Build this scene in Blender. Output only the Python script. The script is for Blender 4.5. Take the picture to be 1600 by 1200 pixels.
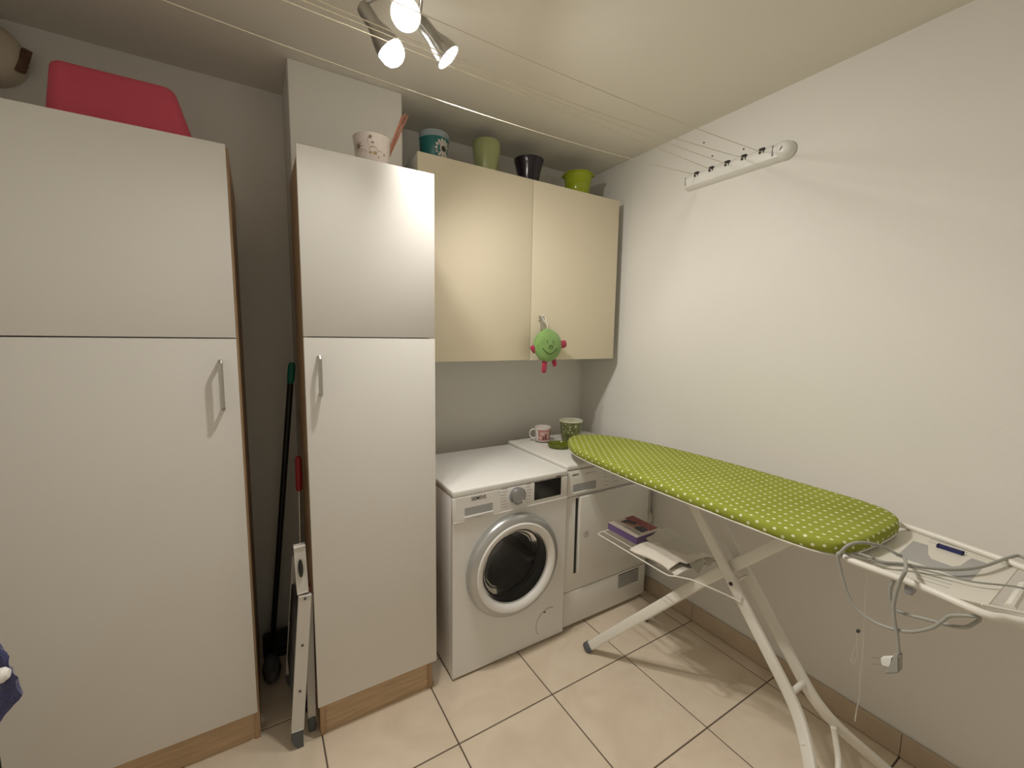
import bpy, bmesh, math, random
from mathutils import Vector, Matrix, noise
random.seed(7)
sc = bpy.context.scene
col = sc.collection
for o in list(bpy.data.objects): bpy.data.objects.remove(o)

# ------------------------------------------------------------------ camera
CAM = Vector((0, 0, 1.4811)); FPX = 657.24
CF = Vector((0.5176952, 0.84820642, -0.11197122))
CR = Vector((0.8543743, -0.51943078, 0.01536956))
CU = Vector((0.04512473, 0.10362208, 0.99359258))
cd = bpy.data.cameras.new('camera'); cam = bpy.data.objects.new('camera', cd); col.objects.link(cam)
cd.sensor_fit = 'HORIZONTAL'; cd.sensor_width = 36; cd.lens = FPX / 1600 * 36; cd.clip_start = 0.02
cam.matrix_world = Matrix(((CR.x, CU.x, -CF.x, CAM.x), (CR.y, CU.y, -CF.y, CAM.y), (CR.z, CU.z, -CF.z, CAM.z), (0, 0, 0, 1)))
sc.camera = cam

# ------------------------------------------------------------------ world, exposure, lamp strength
w = bpy.data.worlds.new('world'); sc.world = w; w.use_nodes = True
w.node_tree.nodes['Background'].inputs[0].default_value = (0.02, 0.02, 0.022, 1)
w.node_tree.nodes['Background'].inputs[1].default_value = 1.0
vs = sc.view_settings
vs.view_transform = 'Standard'; vs.look = 'None'; vs.gamma = 1.0; vs.use_curve_mapping = False
vs.exposure = 0.0
BULB = 14.0
SPOT_W = 62.0
BULB_COL = (1.0, 0.955, 0.885)

def P(u, v, x=None, y=None, z=None):
    """world point seen in the 1600x1200 photo at (u, v), on a known plane of the room"""
    d = CF + CR * ((u - 800) / FPX) + CU * ((600 - v) / FPX)
    if x is not None: t = (x - CAM.x) / d.x
    elif y is not None: t = (y - CAM.y) / d.y
    else: t = (z - CAM.z) / d.z
    return CAM + d * t

# ------------------------------------------------------------------ materials
MATS = {}
def mat(name, c, rough=0.5, metal=0.0, var=0.04, scale=6.0, bump=0.0, bscale=120.0, c2=None, stretch=(1, 1, 1), spec=0.5, coat=0.0, sheen=0.0):
    m = bpy.data.materials.new(name); m.use_nodes = True
    nt = m.node_tree; n = nt.nodes; L = nt.links; b = n['Principled BSDF']
    b.inputs['Roughness'].default_value = rough; b.inputs['Metallic'].default_value = metal
    b.inputs['Specular IOR Level'].default_value = spec
    b.inputs['Coat Weight'].default_value = coat
    if sheen: b.inputs['Sheen Weight'].default_value = sheen
    tc = n.new('ShaderNodeTexCoord'); mp = n.new('ShaderNodeMapping'); mp.inputs['Scale'].default_value = stretch
    L.new(tc.outputs['Object'], mp.inputs['Vector'])
    nz = n.new('ShaderNodeTexNoise'); nz.inputs['Scale'].default_value = scale; nz.inputs['Detail'].default_value = 5
    L.new(mp.outputs[0], nz.inputs['Vector'])
    r = n.new('ShaderNodeValToRGB'); r.color_ramp.elements[0].position = 0.3; r.color_ramp.elements[1].position = 0.7
    ca = tuple(max(0, x * (1 - var)) for x in c); cb = c2 or tuple(min(1, x * (1 + var)) for x in c)
    r.color_ramp.elements[0].color = (*ca, 1); r.color_ramp.elements[1].color = (*cb, 1)
    L.new(nz.outputs['Fac'], r.inputs['Fac']); L.new(r.outputs['Color'], b.inputs['Base Color'])
    if bump:
        n2 = n.new('ShaderNodeTexNoise'); n2.inputs['Scale'].default_value = bscale; n2.inputs['Detail'].default_value = 3
        L.new(mp.outputs[0], n2.inputs['Vector'])
        bp = n.new('ShaderNodeBump'); bp.inputs['Strength'].default_value = bump; bp.inputs['Distance'].default_value = 0.002
        L.new(n2.outputs['Fac'], bp.inputs['Height']); L.new(bp.outputs[0], b.inputs['Normal'])
    MATS[name] = m
    return m

mat('wall_paint', (0.81, 0.79, 0.745), 0.75, var=0.015, scale=1.5, bump=0.12, bscale=180)
mat('ceiling_paint', (0.81, 0.77, 0.69), 0.8, var=0.02, scale=1.2, bump=0.08, bscale=160)
mat('laminate', (0.80, 0.78, 0.745), 0.42, var=0.012, scale=3, bump=0.05, bscale=300)
mat('cream', (0.80, 0.72, 0.555), 0.42, var=0.012, scale=3, bump=0.04, bscale=300)
mat('carcass_white', (0.74, 0.73, 0.70), 0.5, var=0.01)
mat('beech', (0.42, 0.28, 0.16), 0.5, var=0.16, scale=14, stretch=(6, 6, 0.5))
mat('beech_across', (0.54, 0.38, 0.235), 0.5, var=0.14, scale=14, stretch=(0.5, 6, 6))
mat('grout', (0.13, 0.095, 0.075), 0.9, var=0.12, scale=30)
mat('skirting', (0.56, 0.45, 0.33), 0.45, var=0.1, scale=8)
mat('appliance', (0.84, 0.83, 0.805), 0.28, var=0.008, scale=2)
mat('appliance_old', (0.77, 0.755, 0.705), 0.34, var=0.012, scale=2)
mat('plastic_white', (0.84, 0.83, 0.80), 0.35, var=0.01)
mat('plastic_grey', (0.33, 0.33, 0.33), 0.35, var=0.03)
mat('slot_grey', (0.40, 0.405, 0.41), 0.4, var=0.03)
mat('ring_silver', (0.52, 0.53, 0.53), 0.28, metal=0.7, var=0.02)
mat('chrome', (0.62, 0.62, 0.62), 0.2, metal=1.0, var=0.02)
mat('nickel', (0.50, 0.49, 0.46), 0.3, metal=0.9, var=0.03)
mat('knob', (0.22, 0.22, 0.225), 0.35, metal=0.3, var=0.03)
mat('black_glass', (0.006, 0.006, 0.006), 0.12, var=0.1)
mat('dark', (0.02, 0.018, 0.016), 0.6, var=0.2)
mat('print_pale', (0.44, 0.43, 0.41), 0.6, var=0.03)
mat('print_grey', (0.30, 0.30, 0.30), 0.6, var=0.03)
mat('print_black', (0.03, 0.03, 0.03), 0.5, var=0.05)
mat('drum', (0.55, 0.55, 0.56), 0.35, metal=0.8, var=0.1, scale=20)
mat('rubber_dark', (0.09, 0.09, 0.09), 0.6, var=0.1)
mat('rubber_foot', (0.10, 0.11, 0.12), 0.55, var=0.1)
mat('enamel', (0.80, 0.775, 0.70), 0.35, var=0.02)
mat('cord_grey', (0.36, 0.355, 0.32), 0.5, var=0.05)
mat('plate_white', (0.74, 0.71, 0.63), 0.4, var=0.015)
mat('inlay_grey', (0.40, 0.395, 0.385), 0.5, var=0.06)
mat('blue_bar', (0.02, 0.022, 0.11), 0.4, var=0.05)
mat('linen', (0.78, 0.73, 0.64), 0.9, var=0.06, scale=10, bump=0.4, bscale=500, sheen=0.2)
mat('linen_shaded', (0.62, 0.59, 0.51), 0.9, var=0.06, scale=10, bump=0.4, bscale=500, sheen=0.2)  # same linen, darkened to paint in the shade on the rear fold
mat('box_purple', (0.17, 0.105, 0.27), 0.35, var=0.06, scale=20)
mat('box_white', (0.70, 0.62, 0.55), 0.4, var=0.03)
mat('box_red', (0.26, 0.045, 0.05), 0.4, var=0.2, scale=30)
mat('box_navy', (0.02, 0.018, 0.045), 0.35, var=0.2, scale=30)
mat('box_skin', (0.42, 0.22, 0.16), 0.4, var=0.15, scale=30)
mat('mug_white', (0.76, 0.70, 0.66), 0.15, var=0.01)
mat('mug_pink', (0.48, 0.20, 0.19), 0.2, var=0.12, scale=60)
mat('mug_pale', (0.62, 0.42, 0.38), 0.2, var=0.1, scale=60)
mat('green_glaze', (0.13, 0.15, 0.012), 0.15, var=0.08)
mat('planter_rim', (0.66, 0.66, 0.52), 0.25, var=0.02)
mat('plush_green', (0.23, 0.40, 0.12), 0.95, var=0.10, scale=30, bump=0.5, bscale=400, sheen=0.4)
mat('plush_red', (0.42, 0.03, 0.075), 0.95, var=0.1, scale=30, bump=0.5, bscale=400, sheen=0.4)
mat('thread_dark', (0.05, 0.10, 0.03), 0.9)
mat('thread_white', (0.80, 0.79, 0.72), 0.9)
mat('teal', (0.012, 0.16, 0.16), 0.3, var=0.08)
mat('teal_band', (0.36, 0.42, 0.47), 0.35, var=0.05)
mat('pale_green', (0.42, 0.47, 0.22), 0.18, var=0.03)
mat('aubergine', (0.018, 0.010, 0.022), 0.12, var=0.1)
mat('lime', (0.36, 0.44, 0.015), 0.16, var=0.04)
mat('porcelain', (0.74, 0.66, 0.61), 0.2, var=0.01)
mat('gold_print', (0.42, 0.28, 0.12), 0.4, var=0.1)
mat('bronze_print', (0.22, 0.15, 0.10), 0.4, var=0.1)
mat('copper_stick', (0.48, 0.20, 0.14), 0.45, var=0.12, scale=40)
mat('pink_plastic', (0.60, 0.085, 0.135), 0.5, var=0.04, spec=0.3)
mat('vent_white', (0.60, 0.53, 0.42), 0.5, var=0.03)
mat('vent_brown', (0.13, 0.07, 0.04), 0.8, var=0.3, scale=40)
mat('broom_black', (0.006, 0.006, 0.006), 0.4)
mat('broom_green', (0.0, 0.13, 0.09), 0.5)
mat('red_grip', (0.22, 0.004, 0.008), 0.5)
mat('bag_grey', (0.10, 0.10, 0.11), 0.6, var=0.3, scale=9, bump=0.5, bscale=20)
mat('ladder', (0.68, 0.66, 0.62), 0.4, var=0.03)
mat('ladder_red', (0.16, 0.03, 0.015), 0.5)
mat('towel', (0.055, 0.06, 0.16), 1.0, var=0.35, scale=60, bump=1.0, bscale=260, sheen=0.5)
mat('pvc', (0.58, 0.56, 0.49), 0.4, var=0.02)
mat('wire', (0.72, 0.66, 0.52), 0.35, var=0.02)
mat('hole', (0.05, 0.03, 0.02), 0.9)

def tile_mat():
    m = bpy.data.materials.new('floor_tile'); m.use_nodes = True
    nt = m.node_tree; n = nt.nodes; L = nt.links; b = n['Principled BSDF']
    b.inputs['Roughness'].default_value = 0.38
    tc = n.new('ShaderNodeTexCoord'); oi = n.new('ShaderNodeObjectInfo')
    ad = n.new('ShaderNodeVectorMath'); ad.operation = 'MULTIPLY_ADD'
    ad.inputs[1].default_value = (1, 1, 1)
    mul = n.new('ShaderNodeMath'); mul.operation = 'MULTIPLY'; mul.inputs[1].default_value = 50
    L.new(oi.outputs['Random'], mul.inputs[0]); L.new(tc.outputs['Object'], ad.inputs[0]); L.new(mul.outputs[0], ad.inputs[2])
    nz = n.new('ShaderNodeTexNoise'); nz.inputs['Scale'].default_value = 5; nz.inputs['Detail'].default_value = 8; nz.inputs['Distortion'].default_value = 1.2
    L.new(ad.outputs[0], nz.inputs['Vector'])
    r = n.new('ShaderNodeValToRGB'); e = r.color_ramp.elements
    e[0].position = 0.28; e[0].color = (0.69, 0.58, 0.445, 1); e[1].position = 0.72; e[1].color = (0.80, 0.695, 0.555, 1)
    x = r.color_ramp.elements.new(0.5); x.color = (0.75, 0.64, 0.50, 1)
    L.new(nz.outputs['Fac'], r.inputs['Fac']); L.new(r.outputs['Color'], b.inputs['Base Color'])
    n2 = n.new('ShaderNodeTexNoise'); n2.inputs['Scale'].default_value = 40; L.new(ad.outputs[0], n2.inputs['Vector'])
    rr = n.new('ShaderNodeMapRange'); rr.inputs[3].default_value = 0.32; rr.inputs[4].default_value = 0.5
    L.new(n2.outputs['Fac'], rr.inputs[0]); L.new(rr.outputs[0], b.inputs['Roughness'])
    bp = n.new('ShaderNodeBump'); bp.inputs['Strength'].default_value = 0.06; bp.inputs['Distance'].default_value = 0.002
    L.new(n2.outputs['Fac'], bp.inputs['Height']); L.new(bp.outputs[0], b.inputs['Normal'])
    MATS['floor_tile'] = m
tile_mat()

def bulb_mat():
    m = bpy.data.materials.new('bulb_glow'); m.use_nodes = True
    nt = m.node_tree; nt.nodes.clear()
    e = nt.nodes.new('ShaderNodeEmission'); e.inputs[0].default_value = (*BULB_COL, 1); e.inputs[1].default_value = BULB
    o = nt.nodes.new('ShaderNodeOutputMaterial'); nt.links.new(e.outputs[0], o.inputs[0])
    MATS['bulb_glow'] = m
bulb_mat()

def glass_mat():
    m = bpy.data.materials.new('door_glass'); m.use_nodes = True
    nt = m.node_tree; n = nt.nodes; L = nt.links; n.clear()
    t = n.new('ShaderNodeBsdfTransparent'); t.inputs[0].default_value = (0.72, 0.72, 0.72, 1)
    g = n.new('ShaderNodeBsdfGlossy'); g.inputs['Roughness'].default_value = 0.04; g.inputs[0].default_value = (0.9, 0.9, 0.9, 1)
    f = n.new('ShaderNodeFresnel'); f.inputs[0].default_value = 1.16
    mx = n.new('ShaderNodeMixShader'); o = n.new('ShaderNodeOutputMaterial')
    L.new(f.outputs[0], mx.inputs[0]); L.new(t.outputs[0], mx.inputs[1]); L.new(g.outputs[0], mx.inputs[2]); L.new(mx.outputs[0], o.inputs[0])
    MATS['door_glass'] = m
glass_mat()

def dots_mat():
    """lime cotton with a staggered white dot print; UV map is in metres"""
    m = bpy.data.materials.new('dotted_cotton'); m.use_nodes = True
    nt = m.node_tree; n = nt.nodes; L = nt.links; b = n['Principled BSDF']; b.inputs['Roughness'].default_value = 0.85
    b.inputs['Specular IOR Level'].default_value = 0.2
    uv = n.new('ShaderNodeUVMap'); sp = n.new('ShaderNodeSeparateXYZ'); L.new(uv.outputs[0], sp.inputs[0])
    def mth(op, a, b_=None):
        k = n.new('ShaderNodeMath'); k.operation = op
        for i, v in enumerate((a, b_)):
            if v is None: continue
            if isinstance(v, (int, float)): k.inputs[i].default_value = v
            else: L.new(v, k.inputs[i])
        return k.outputs[0]
    PX, PY = 0.0335, 0.0490
    def lattice(ox, oy):
        fx = mth('SUBTRACT', mth('FRACT', mth('ADD', mth('DIVIDE', sp.outputs[0], PX), ox)), 0.5)
        fy = mth('SUBTRACT', mth('FRACT', mth('ADD', mth('DIVIDE', sp.outputs[1], PY), oy)), 0.5)
        dx = mth('MULTIPLY', fx, PX); dy = mth('MULTIPLY', fy, PY)
        return mth('SQRT', mth('ADD', mth('MULTIPLY', dx, dx), mth('MULTIPLY', dy, dy)))
    d = mth('MINIMUM', lattice(0.0, 0.0), lattice(0.5, 0.5))
    mr = n.new('ShaderNodeMapRange'); mr.inputs[1].default_value = 0.0051; mr.inputs[2].default_value = 0.0043
    L.new(d, mr.inputs[0])
    nz = n.new('ShaderNodeTexNoise'); nz.inputs['Scale'].default_value = 5; nz.inputs['Detail'].default_value = 4
    L.new(uv.outputs[0], nz.inputs['Vector'])
    r = n.new('ShaderNodeValToRGB'); r.color_ramp.elements[0].position = 0.3; r.color_ramp.elements[1].position = 0.7
    r.color_ramp.elements[0].color = (0.270, 0.305, 0.040, 1); r.color_ramp.elements[1].color = (0.315, 0.355, 0.052, 1)
    L.new(nz.outputs['Fac'], r.inputs['Fac'])
    mx = n.new('ShaderNodeMix'); mx.data_type = 'RGBA'; mx.inputs['B'].default_value = (0.74, 0.76, 0.50, 1)
    L.new(mr.outputs[0], mx.inputs['Factor']); L.new(r.outputs['Color'], mx.inputs['A']); L.new(mx.outputs['Result'], b.inputs['Base Color'])
    n2 = n.new('ShaderNodeTexNoise'); n2.inputs['Scale'].default_value = 300; L.new(uv.outputs[0], n2.inputs['Vector'])
    bp = n.new('ShaderNodeBump'); bp.inputs['Strength'].default_value = 0.15; bp.inputs['Distance'].default_value = 0.001
    L.new(n2.outputs['Fac'], bp.inputs['Height']); L.new(bp.outputs[0], b.inputs['Normal'])
    MATS['dotted_cotton'] = m
dots_mat()

def planter_mat():
    m = bpy.data.materials.new('planter_print'); m.use_nodes = True
    nt = m.node_tree; n = nt.nodes; L = nt.links; b = n['Principled BSDF']; b.inputs['Roughness'].default_value = 0.3
    tc = n.new('ShaderNodeTexCoord')
    v = n.new('ShaderNodeTexVoronoi'); v.inputs['Scale'].default_value = 70; L.new(tc.outputs['Object'], v.inputs['Vector'])
    mr = n.new('ShaderNodeMapRange'); mr.inputs[1].default_value = 0.33; mr.inputs[2].default_value = 0.26; L.new(v.outputs['Distance'], mr.inputs[0])
    v2 = n.new('ShaderNodeTexNoise'); v2.inputs['Scale'].default_value = 55; L.new(tc.outputs['Object'], v2.inputs['Vector'])
    r = n.new('ShaderNodeValToRGB'); r.color_ramp.elements[0].position = 0.4; r.color_ramp.elements[1].position = 0.6
    r.color_ramp.elements[0].color = (0.10, 0.12, 0.035, 1); r.color_ramp.elements[1].color = (0.20, 0.22, 0.09, 1)
    L.new(v2.outputs['Fac'], r.inputs['Fac'])
    sel = n.new('ShaderNodeMath'); sel.operation = 'GREATER_THAN'; sel.inputs[1].default_value = 0.62
    sx = n.new('ShaderNodeSeparateXYZ'); L.new(v.outputs['Color'], sx.inputs[0]); L.new(sx.outputs[0], sel.inputs[0])
    mu = n.new('ShaderNodeMath'); mu.operation = 'MULTIPLY'; L.new(sel.outputs[0], mu.inputs[0]); L.new(mr.outputs[0], mu.inputs[1])
    mx = n.new('ShaderNodeMix'); mx.data_type = 'RGBA'; mx.inputs['B'].default_value = (0.68, 0.68, 0.5, 1)
    L.new(mu.outputs[0], mx.inputs['Factor']); L.new(r.outputs['Color'], mx.inputs['A']); L.new(mx.outputs['Result'], b.inputs['Base Color'])
    MATS['planter_print'] = m
planter_mat()

# ------------------------------------------------------------------ mesh helpers
def catmull(pts, k=6):
    pts = [Vector(p) for p in pts]; out = []
    for i in range(len(pts) - 1):
        a = pts[max(i - 1, 0)]; b = pts[i]; c = pts[i + 1]; d = pts[min(i + 2, len(pts) - 1)]
        for j in range(k):
            t = j / k
            out.append(0.5 * ((2 * b) + (c - a) * t + (2 * a - 5 * b + 4 * c - d) * t * t + (3 * b - a - 3 * c + d) * t ** 3))
    out.append(pts[-1]); return out

class MB:
    def __init__(s): s.bm = bmesh.new()
    def box(s, x0, x1, y0, y1, z0, z1, bev=0.0, seg=2):
        r = bmesh.ops.create_cube(s.bm, size=1.0); vs_ = r['verts']
        for v in vs_: v.co = Vector(((x0 + x1) / 2 + v.co.x * (x1 - x0), (y0 + y1) / 2 + v.co.y * (y1 - y0), (z0 + z1) / 2 + v.co.z * (z1 - z0)))
        if bev > 0:
            es = list({e for v in vs_ for e in v.link_edges})
            bmesh.ops.bevel(s.bm, geom=es, offset=bev, segments=seg, profile=0.5, affect='EDGES')
        return s
    def obox(s, c, ax, ay, az, sx, sy, sz, bev=0.0, seg=2):
        """box of size sx, sy, sz around c with axes ax, ay, az"""
        r = bmesh.ops.create_cube(s.bm, size=1.0); vs_ = r['verts']
        ax, ay, az = Vector(ax).normalized(), Vector(ay).normalized(), Vector(az).normalized()
        for v in vs_: v.co = Vector(c) + ax * (v.co.x * sx) + ay * (v.co.y * sy) + az * (v.co.z * sz)
        if bev > 0:
            es = list({e for v in vs_ for e in v.link_edges})
            bmesh.ops.bevel(s.bm, geom=es, offset=bev, segments=seg, profile=0.5, affect='EDGES')
        return s
    def tube(s, pts, r, seg=10, k=0, caps=True, flat=None, closed=False, sq=1.0):
        """sweep; flat=(up vector, ratio) makes an oval section"""
        pts = catmull(pts, k) if k else [Vector(p) for p in pts]
        n = len(pts); rings = []; prev = None
        for i, p in enumerate(pts):
            if closed: t = pts[(i + 1) % n] - pts[i - 1]
            else: t = pts[min(i + 1, n - 1)] - pts[max(i - 1, 0)]
            t.normalize()
            if flat: u = Vector(flat[0]); u = (u - t * u.dot(t)).normalized()
            elif prev is None:
                u = Vector((0, 0, 1)) if abs(t.z) < 0.9 else Vector((1, 0, 0)); u = (u - t * u.dot(t)).normalized()
            else: u = (prev - t * prev.dot(t)).normalized()
            prev = u; wv = t.cross(u)
            rr = r[i] if isinstance(r, (list, tuple)) else r
            ru = rr * (flat[1] if flat else 1)
            pw = lambda q: math.copysign(abs(q) ** sq, q)
            rings.append([s.bm.verts.new(p + u * (pw(math.cos(a)) * ru) + wv * (pw(math.sin(a)) * rr)) for a in [2 * math.pi * j / seg for j in range(seg)]])
        for i in range(n if closed else n - 1):
            A = rings[i]; B = rings[(i + 1) % n]
            for j in range(seg): s.bm.faces.new((A[j], A[(j + 1) % seg], B[(j + 1) % seg], B[j]))
        if caps and not closed:
            s.bm.faces.new(list(reversed(rings[0]))); s.bm.faces.new(rings[-1])
        return s
    def lathe(s, prof, c=(0, 0, 0), axis=(0, 0, 1), seg=32, cap0=True, cap1=True):
        """profile of (radius, distance along axis)"""
        c = Vector(c); a = Vector(axis).normalized()
        u = Vector((1, 0, 0)) if abs(a.x) < 0.9 else Vector((0, 1, 0)); u = (u - a * u.dot(a)).normalized(); v = a.cross(u)
        rings = []
        for r, h in prof:
            rings.append([s.bm.verts.new(c + a * h + u * (math.cos(t) * r) + v * (math.sin(t) * r)) for t in [2 * math.pi * j / seg for j in range(seg)]])
        for A, B in zip(rings, rings[1:]):
            for j in range(seg): s.bm.faces.new((A[j], A[(j + 1) % seg], B[(j + 1) % seg], B[j]))
        if cap0: s.bm.faces.new(list(reversed(rings[0])))
        if cap1: s.bm.faces.new(rings[-1])
        return s
    def prism(s, pts, ext):
        """ngon extruded by a vector"""
        ext = Vector(ext); a = [s.bm.verts.new(Vector(p)) for p in pts]; b = [s.bm.verts.new(Vector(p) + ext) for p in pts]
        s.bm.faces.new(a); s.bm.faces.new(list(reversed(b))); n = len(a)
        for i in range(n): s.bm.faces.new((a[i], b[i], b[(i + 1) % n], a[(i + 1) % n]))
        return s
    def grid(s, f, nu, nv):
        vv = [[s.bm.verts.new(Vector(f(i / nu, j / nv))) for j in range(nv + 1)] for i in range(nu + 1)]
        for i in range(nu):
            for j in range(nv): s.bm.faces.new((vv[i][j], vv[i + 1][j], vv[i + 1][j + 1], vv[i][j + 1]))
        return s
    def thick(s, t):
        fs = list(s.bm.faces); bmesh.ops.recalc_face_normals(s.bm, faces=fs)
        bmesh.ops.solidify(s.bm, geom=fs, thickness=t); return s
    def build(s, name, m, parent=None, smooth=True, angle=35):
        bmesh.ops.recalc_face_normals(s.bm, faces=s.bm.faces)
        me = bpy.data.meshes.new(name)
        off = root_of(parent).location if parent else Vector((0, 0, 0))
        if off.length: bmesh.ops.translate(s.bm, verts=s.bm.verts, vec=-off)
        s.bm.to_mesh(me); s.bm.free()
        me.materials.append(MATS[m] if isinstance(m, str) else m)
        if smooth:
            me.polygons.foreach_set('use_smooth', [True] * len(me.polygons)); me.set_sharp_from_angle(angle=math.radians(angle))
        o = bpy.data.objects.new(name, me); col.objects.link(o)
        if parent: o.parent = parent
        return o

def root_of(o):
    while o.parent: o = o.parent
    return o
def thing(name, label, cat, loc, group=None):
    o = bpy.data.objects.new(name, None); col.objects.link(o); o.location = loc; o.empty_display_size = 0.05
    tag(o, label, cat, group); return o
def tag(o, label, cat, group=None):
    o['label'] = label; o['category'] = cat
    if group: o['group'] = group
    return o
def struct(o): o['kind'] = 'structure'; return o
def solo(mb, name, m, label, cat, loc, group=None, **kw):
    """a thing that is one mesh, with its origin at its base"""
    loc = Vector(loc); bmesh.ops.translate(mb.bm, verts=mb.bm.verts, vec=-loc)
    o = mb.build(name, m, None, **kw); o.location = loc
    return tag(o, label, cat, group)
def text(body, size, mtx, m, parent, name='lettering', ext=0.0004, bold=0.0, width=None):
    c = bpy.data.curves.new('t', 'FONT'); c.body = body; c.size = size; c.extrude = ext; c.offset = bold; c.align_x = 'CENTER'; c.align_y = 'CENTER'
    t = bpy.data.objects.new('t', c); col.objects.link(t); bpy.context.view_layer.update()
    me = bpy.data.meshes.new_from_object(t.evaluated_get(bpy.context.evaluated_depsgraph_get()))
    bpy.data.objects.remove(t); bpy.data.curves.remove(c)
    xs = [v.co.x for v in me.vertices]; k = width / (max(xs) - min(xs)) if width else 1
    off = root_of(parent).location
    for v in me.vertices: v.co = (mtx @ Vector((v.co.x * k, v.co.y, v.co.z))) - off
    me.materials.clear(); me.materials.append(MATS[m]); me.name = name
    o = bpy.data.objects.new(name, me); col.objects.link(o); o.parent = parent
    return o
def front_mtx(x, y, z):            # text on a front face looking towards -Y
    return Matrix(((1, 0, 0, x), (0, 0, -1, y), (0, 1, 0, z), (0, 0, 0, 1)))

# ------------------------------------------------------------------ the room
XR, YB, ZC, XL, YF = 1.9216, 2.2285, 2.521, -0.80, -1.10
T, TX, TY = 0.4235, 0.5714, 1.2682
m = MB(); m.box(XL, XR, YF, YB, -0.06, -0.003); floor = struct(m.build('floor', 'grout'))
G = 0.0026
i0, i1 = math.floor((XL - TX) / T), math.ceil((XR - TX) / T)
j0, j1 = math.floor((YF - TY) / T), math.ceil((YB - TY) / T)
shared = {}
for i in range(i0, i1):
    for j in range(j0, j1):
        x0, x1 = max(TX + i * T + G, XL), min(TX + (i + 1) * T - G, XR)
        y0, y1 = max(TY + j * T + G, YF), min(TY + (j + 1) * T - G, YB)
        if x1 - x0 < 0.01 or y1 - y0 < 0.01: continue
        key = (round(x1 - x0, 4), round(y1 - y0, 4))
        if key not in shared:
            mm = MB(); sx, sy = key; mm.box(-sx / 2, sx / 2, -sy / 2, sy / 2, -0.009, 0, 0.0015, 1)
            o = mm.build('tile', 'floor_tile', floor); shared[key] = o.data
        else:
            o = bpy.data.objects.new('tile', shared[key]); col.objects.link(o); o.parent = floor
        o.location = ((x0 + x1) / 2, (y0 + y1) / 2, 0)
m = MB(); m.box(XL - .1, XR + .1, YF - .1, YB + .1, ZC, ZC + .1); struct(m.build('ceiling', 'ceiling_paint'))
m = MB(); m.box(XL - .1, XR + .1, YB, YB + .1, -.06, ZC); struct(m.build('wall_back', 'wall_paint'))
m = MB(); m.box(XR, XR + .1, YF - .1, YB, -.06, ZC); wall_r = struct(m.build('wall_right', 'wall_paint'))
m = MB(); m.box(XL - .1, XL, YF - .1, YB, -.06, ZC); struct(m.build('wall_left', 'wall_paint'))
m = MB(); m.box(XL, XR, YF - .1, YF, -.06, ZC); struct(m.build('wall_front', 'wall_paint'))
m = MB(); m.box(.1522, .5921, 1.9243, YB, 0, ZC, 0.003, 1); struct(m.build('wall_pillar', 'wall_paint'))
# tiled skirting along the right wall
m = MB(); m.box(XR - .006, XR, YF, YB, 0, .088); bb = struct(m.build('baseboard_right', 'skirting'))
j = j0
while TY + j * T < YB:
    y0, y1 = max(TY + j * T + .0008, YF), min(TY + (j + 1) * T - .0008, YB)
    if y1 - y0 > .02:
        m = MB(); m.box(XR - .012, XR - .005, y0, y1, .002, .0915, .002, 1); m.build('skirting_tile', 'skirting', bb)
    j += 1
for u, v in ((1100, 223), (1162, 233), (1113, 244)):
    c = P(u, v, x=XR); m = MB(); m.lathe([(.004, 0), (.004, .0012), (.0028, .0012)], c + Vector((.0002, 0, 0)), (-1, 0, 0), 10); m.build('screw_hole', 'hole', wall_r)

# ------------------------------------------------------------------ tall cabinets
def handle(parent, x, yd, z0, z1):
    m = MB(); r = .0055
    pts = [(x, yd + .001, z0 + .006), (x, yd - .022, z0 + .006), (x, yd - .028, z0 + .012), (x, yd - .028, z1 - .012), (x, yd - .022, z1 - .006), (x, yd + .001, z1 - .006)]
    m.tube(pts, r, 10, flat=((1, 0, 0), 1.2)); return m.build('handle', 'nickel', parent)

def tall_cabinet(label, x0, x1, yd, yb, zb, zs, zt, hx, hz, plinth_y, inset):
    t = thing('tall_cabinet', label, 'cabinet', ((x0 + x1) / 2, (yd + yb) / 2, 0))
    ca = yd + .019; pw = .017; sx0, sx1 = x0 + inset[0], x1 + inset[1]
    for a, b in ((sx0, sx0 + pw), (sx1 - pw, sx1)):
        m = MB(); m.box(a, b, ca, yb, 0, zt - .004, .0008, 1); m.build('side_panel', 'beech', t)
    m = MB(); m.box(sx0 + pw, sx1 - pw, ca, yb, zt - .022, zt - .004); m.build('top_panel', 'carcass_white', t)
    m = MB(); m.box(sx0 + pw, sx1 - pw, yb - .008, yb, .1, zt - .022); m.build('back_panel', 'carcass_white', t)
    m = MB(); m.box(sx0 + pw, sx1 - pw, ca, yb, zb + .004, zb + .02); m.build('bottom_panel', 'carcass_white', t)
    m = MB(); m.box(sx0 + pw, sx1 - pw, plinth_y, plinth_y + .016, 0, zb + .004); m.build('plinth', 'beech_across', t)
    m = MB(); m.box(x0, x1, yd, yd + .018, zs + .0018, zt, .0012, 2); m.build('door', 'laminate', t)
    m = MB(); m.box(x0, x1, yd, yd + .018, zb, zs - .0018, .0012, 2); d = m.build('door', 'laminate', t)
    handle(d, hx, yd, hz[0], hz[1])
    return t
tall_cabinet('wide tall white cupboard with beech sides, beneath the pink tub', -.665, -.0515, 1.6423, 2.215, .1195, 1.4615, 2.0593, -.097, (1.229, 1.395), 1.668, (-.005, .0055))
tall_cabinet('narrow tall white cupboard between the dark gap and the washing machine', .1365, .5895, 1.5362, 1.918, .1308, 1.4695, 2.0691, .180, (1.272, 1.411), 1.562, (.007, -.012))

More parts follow.
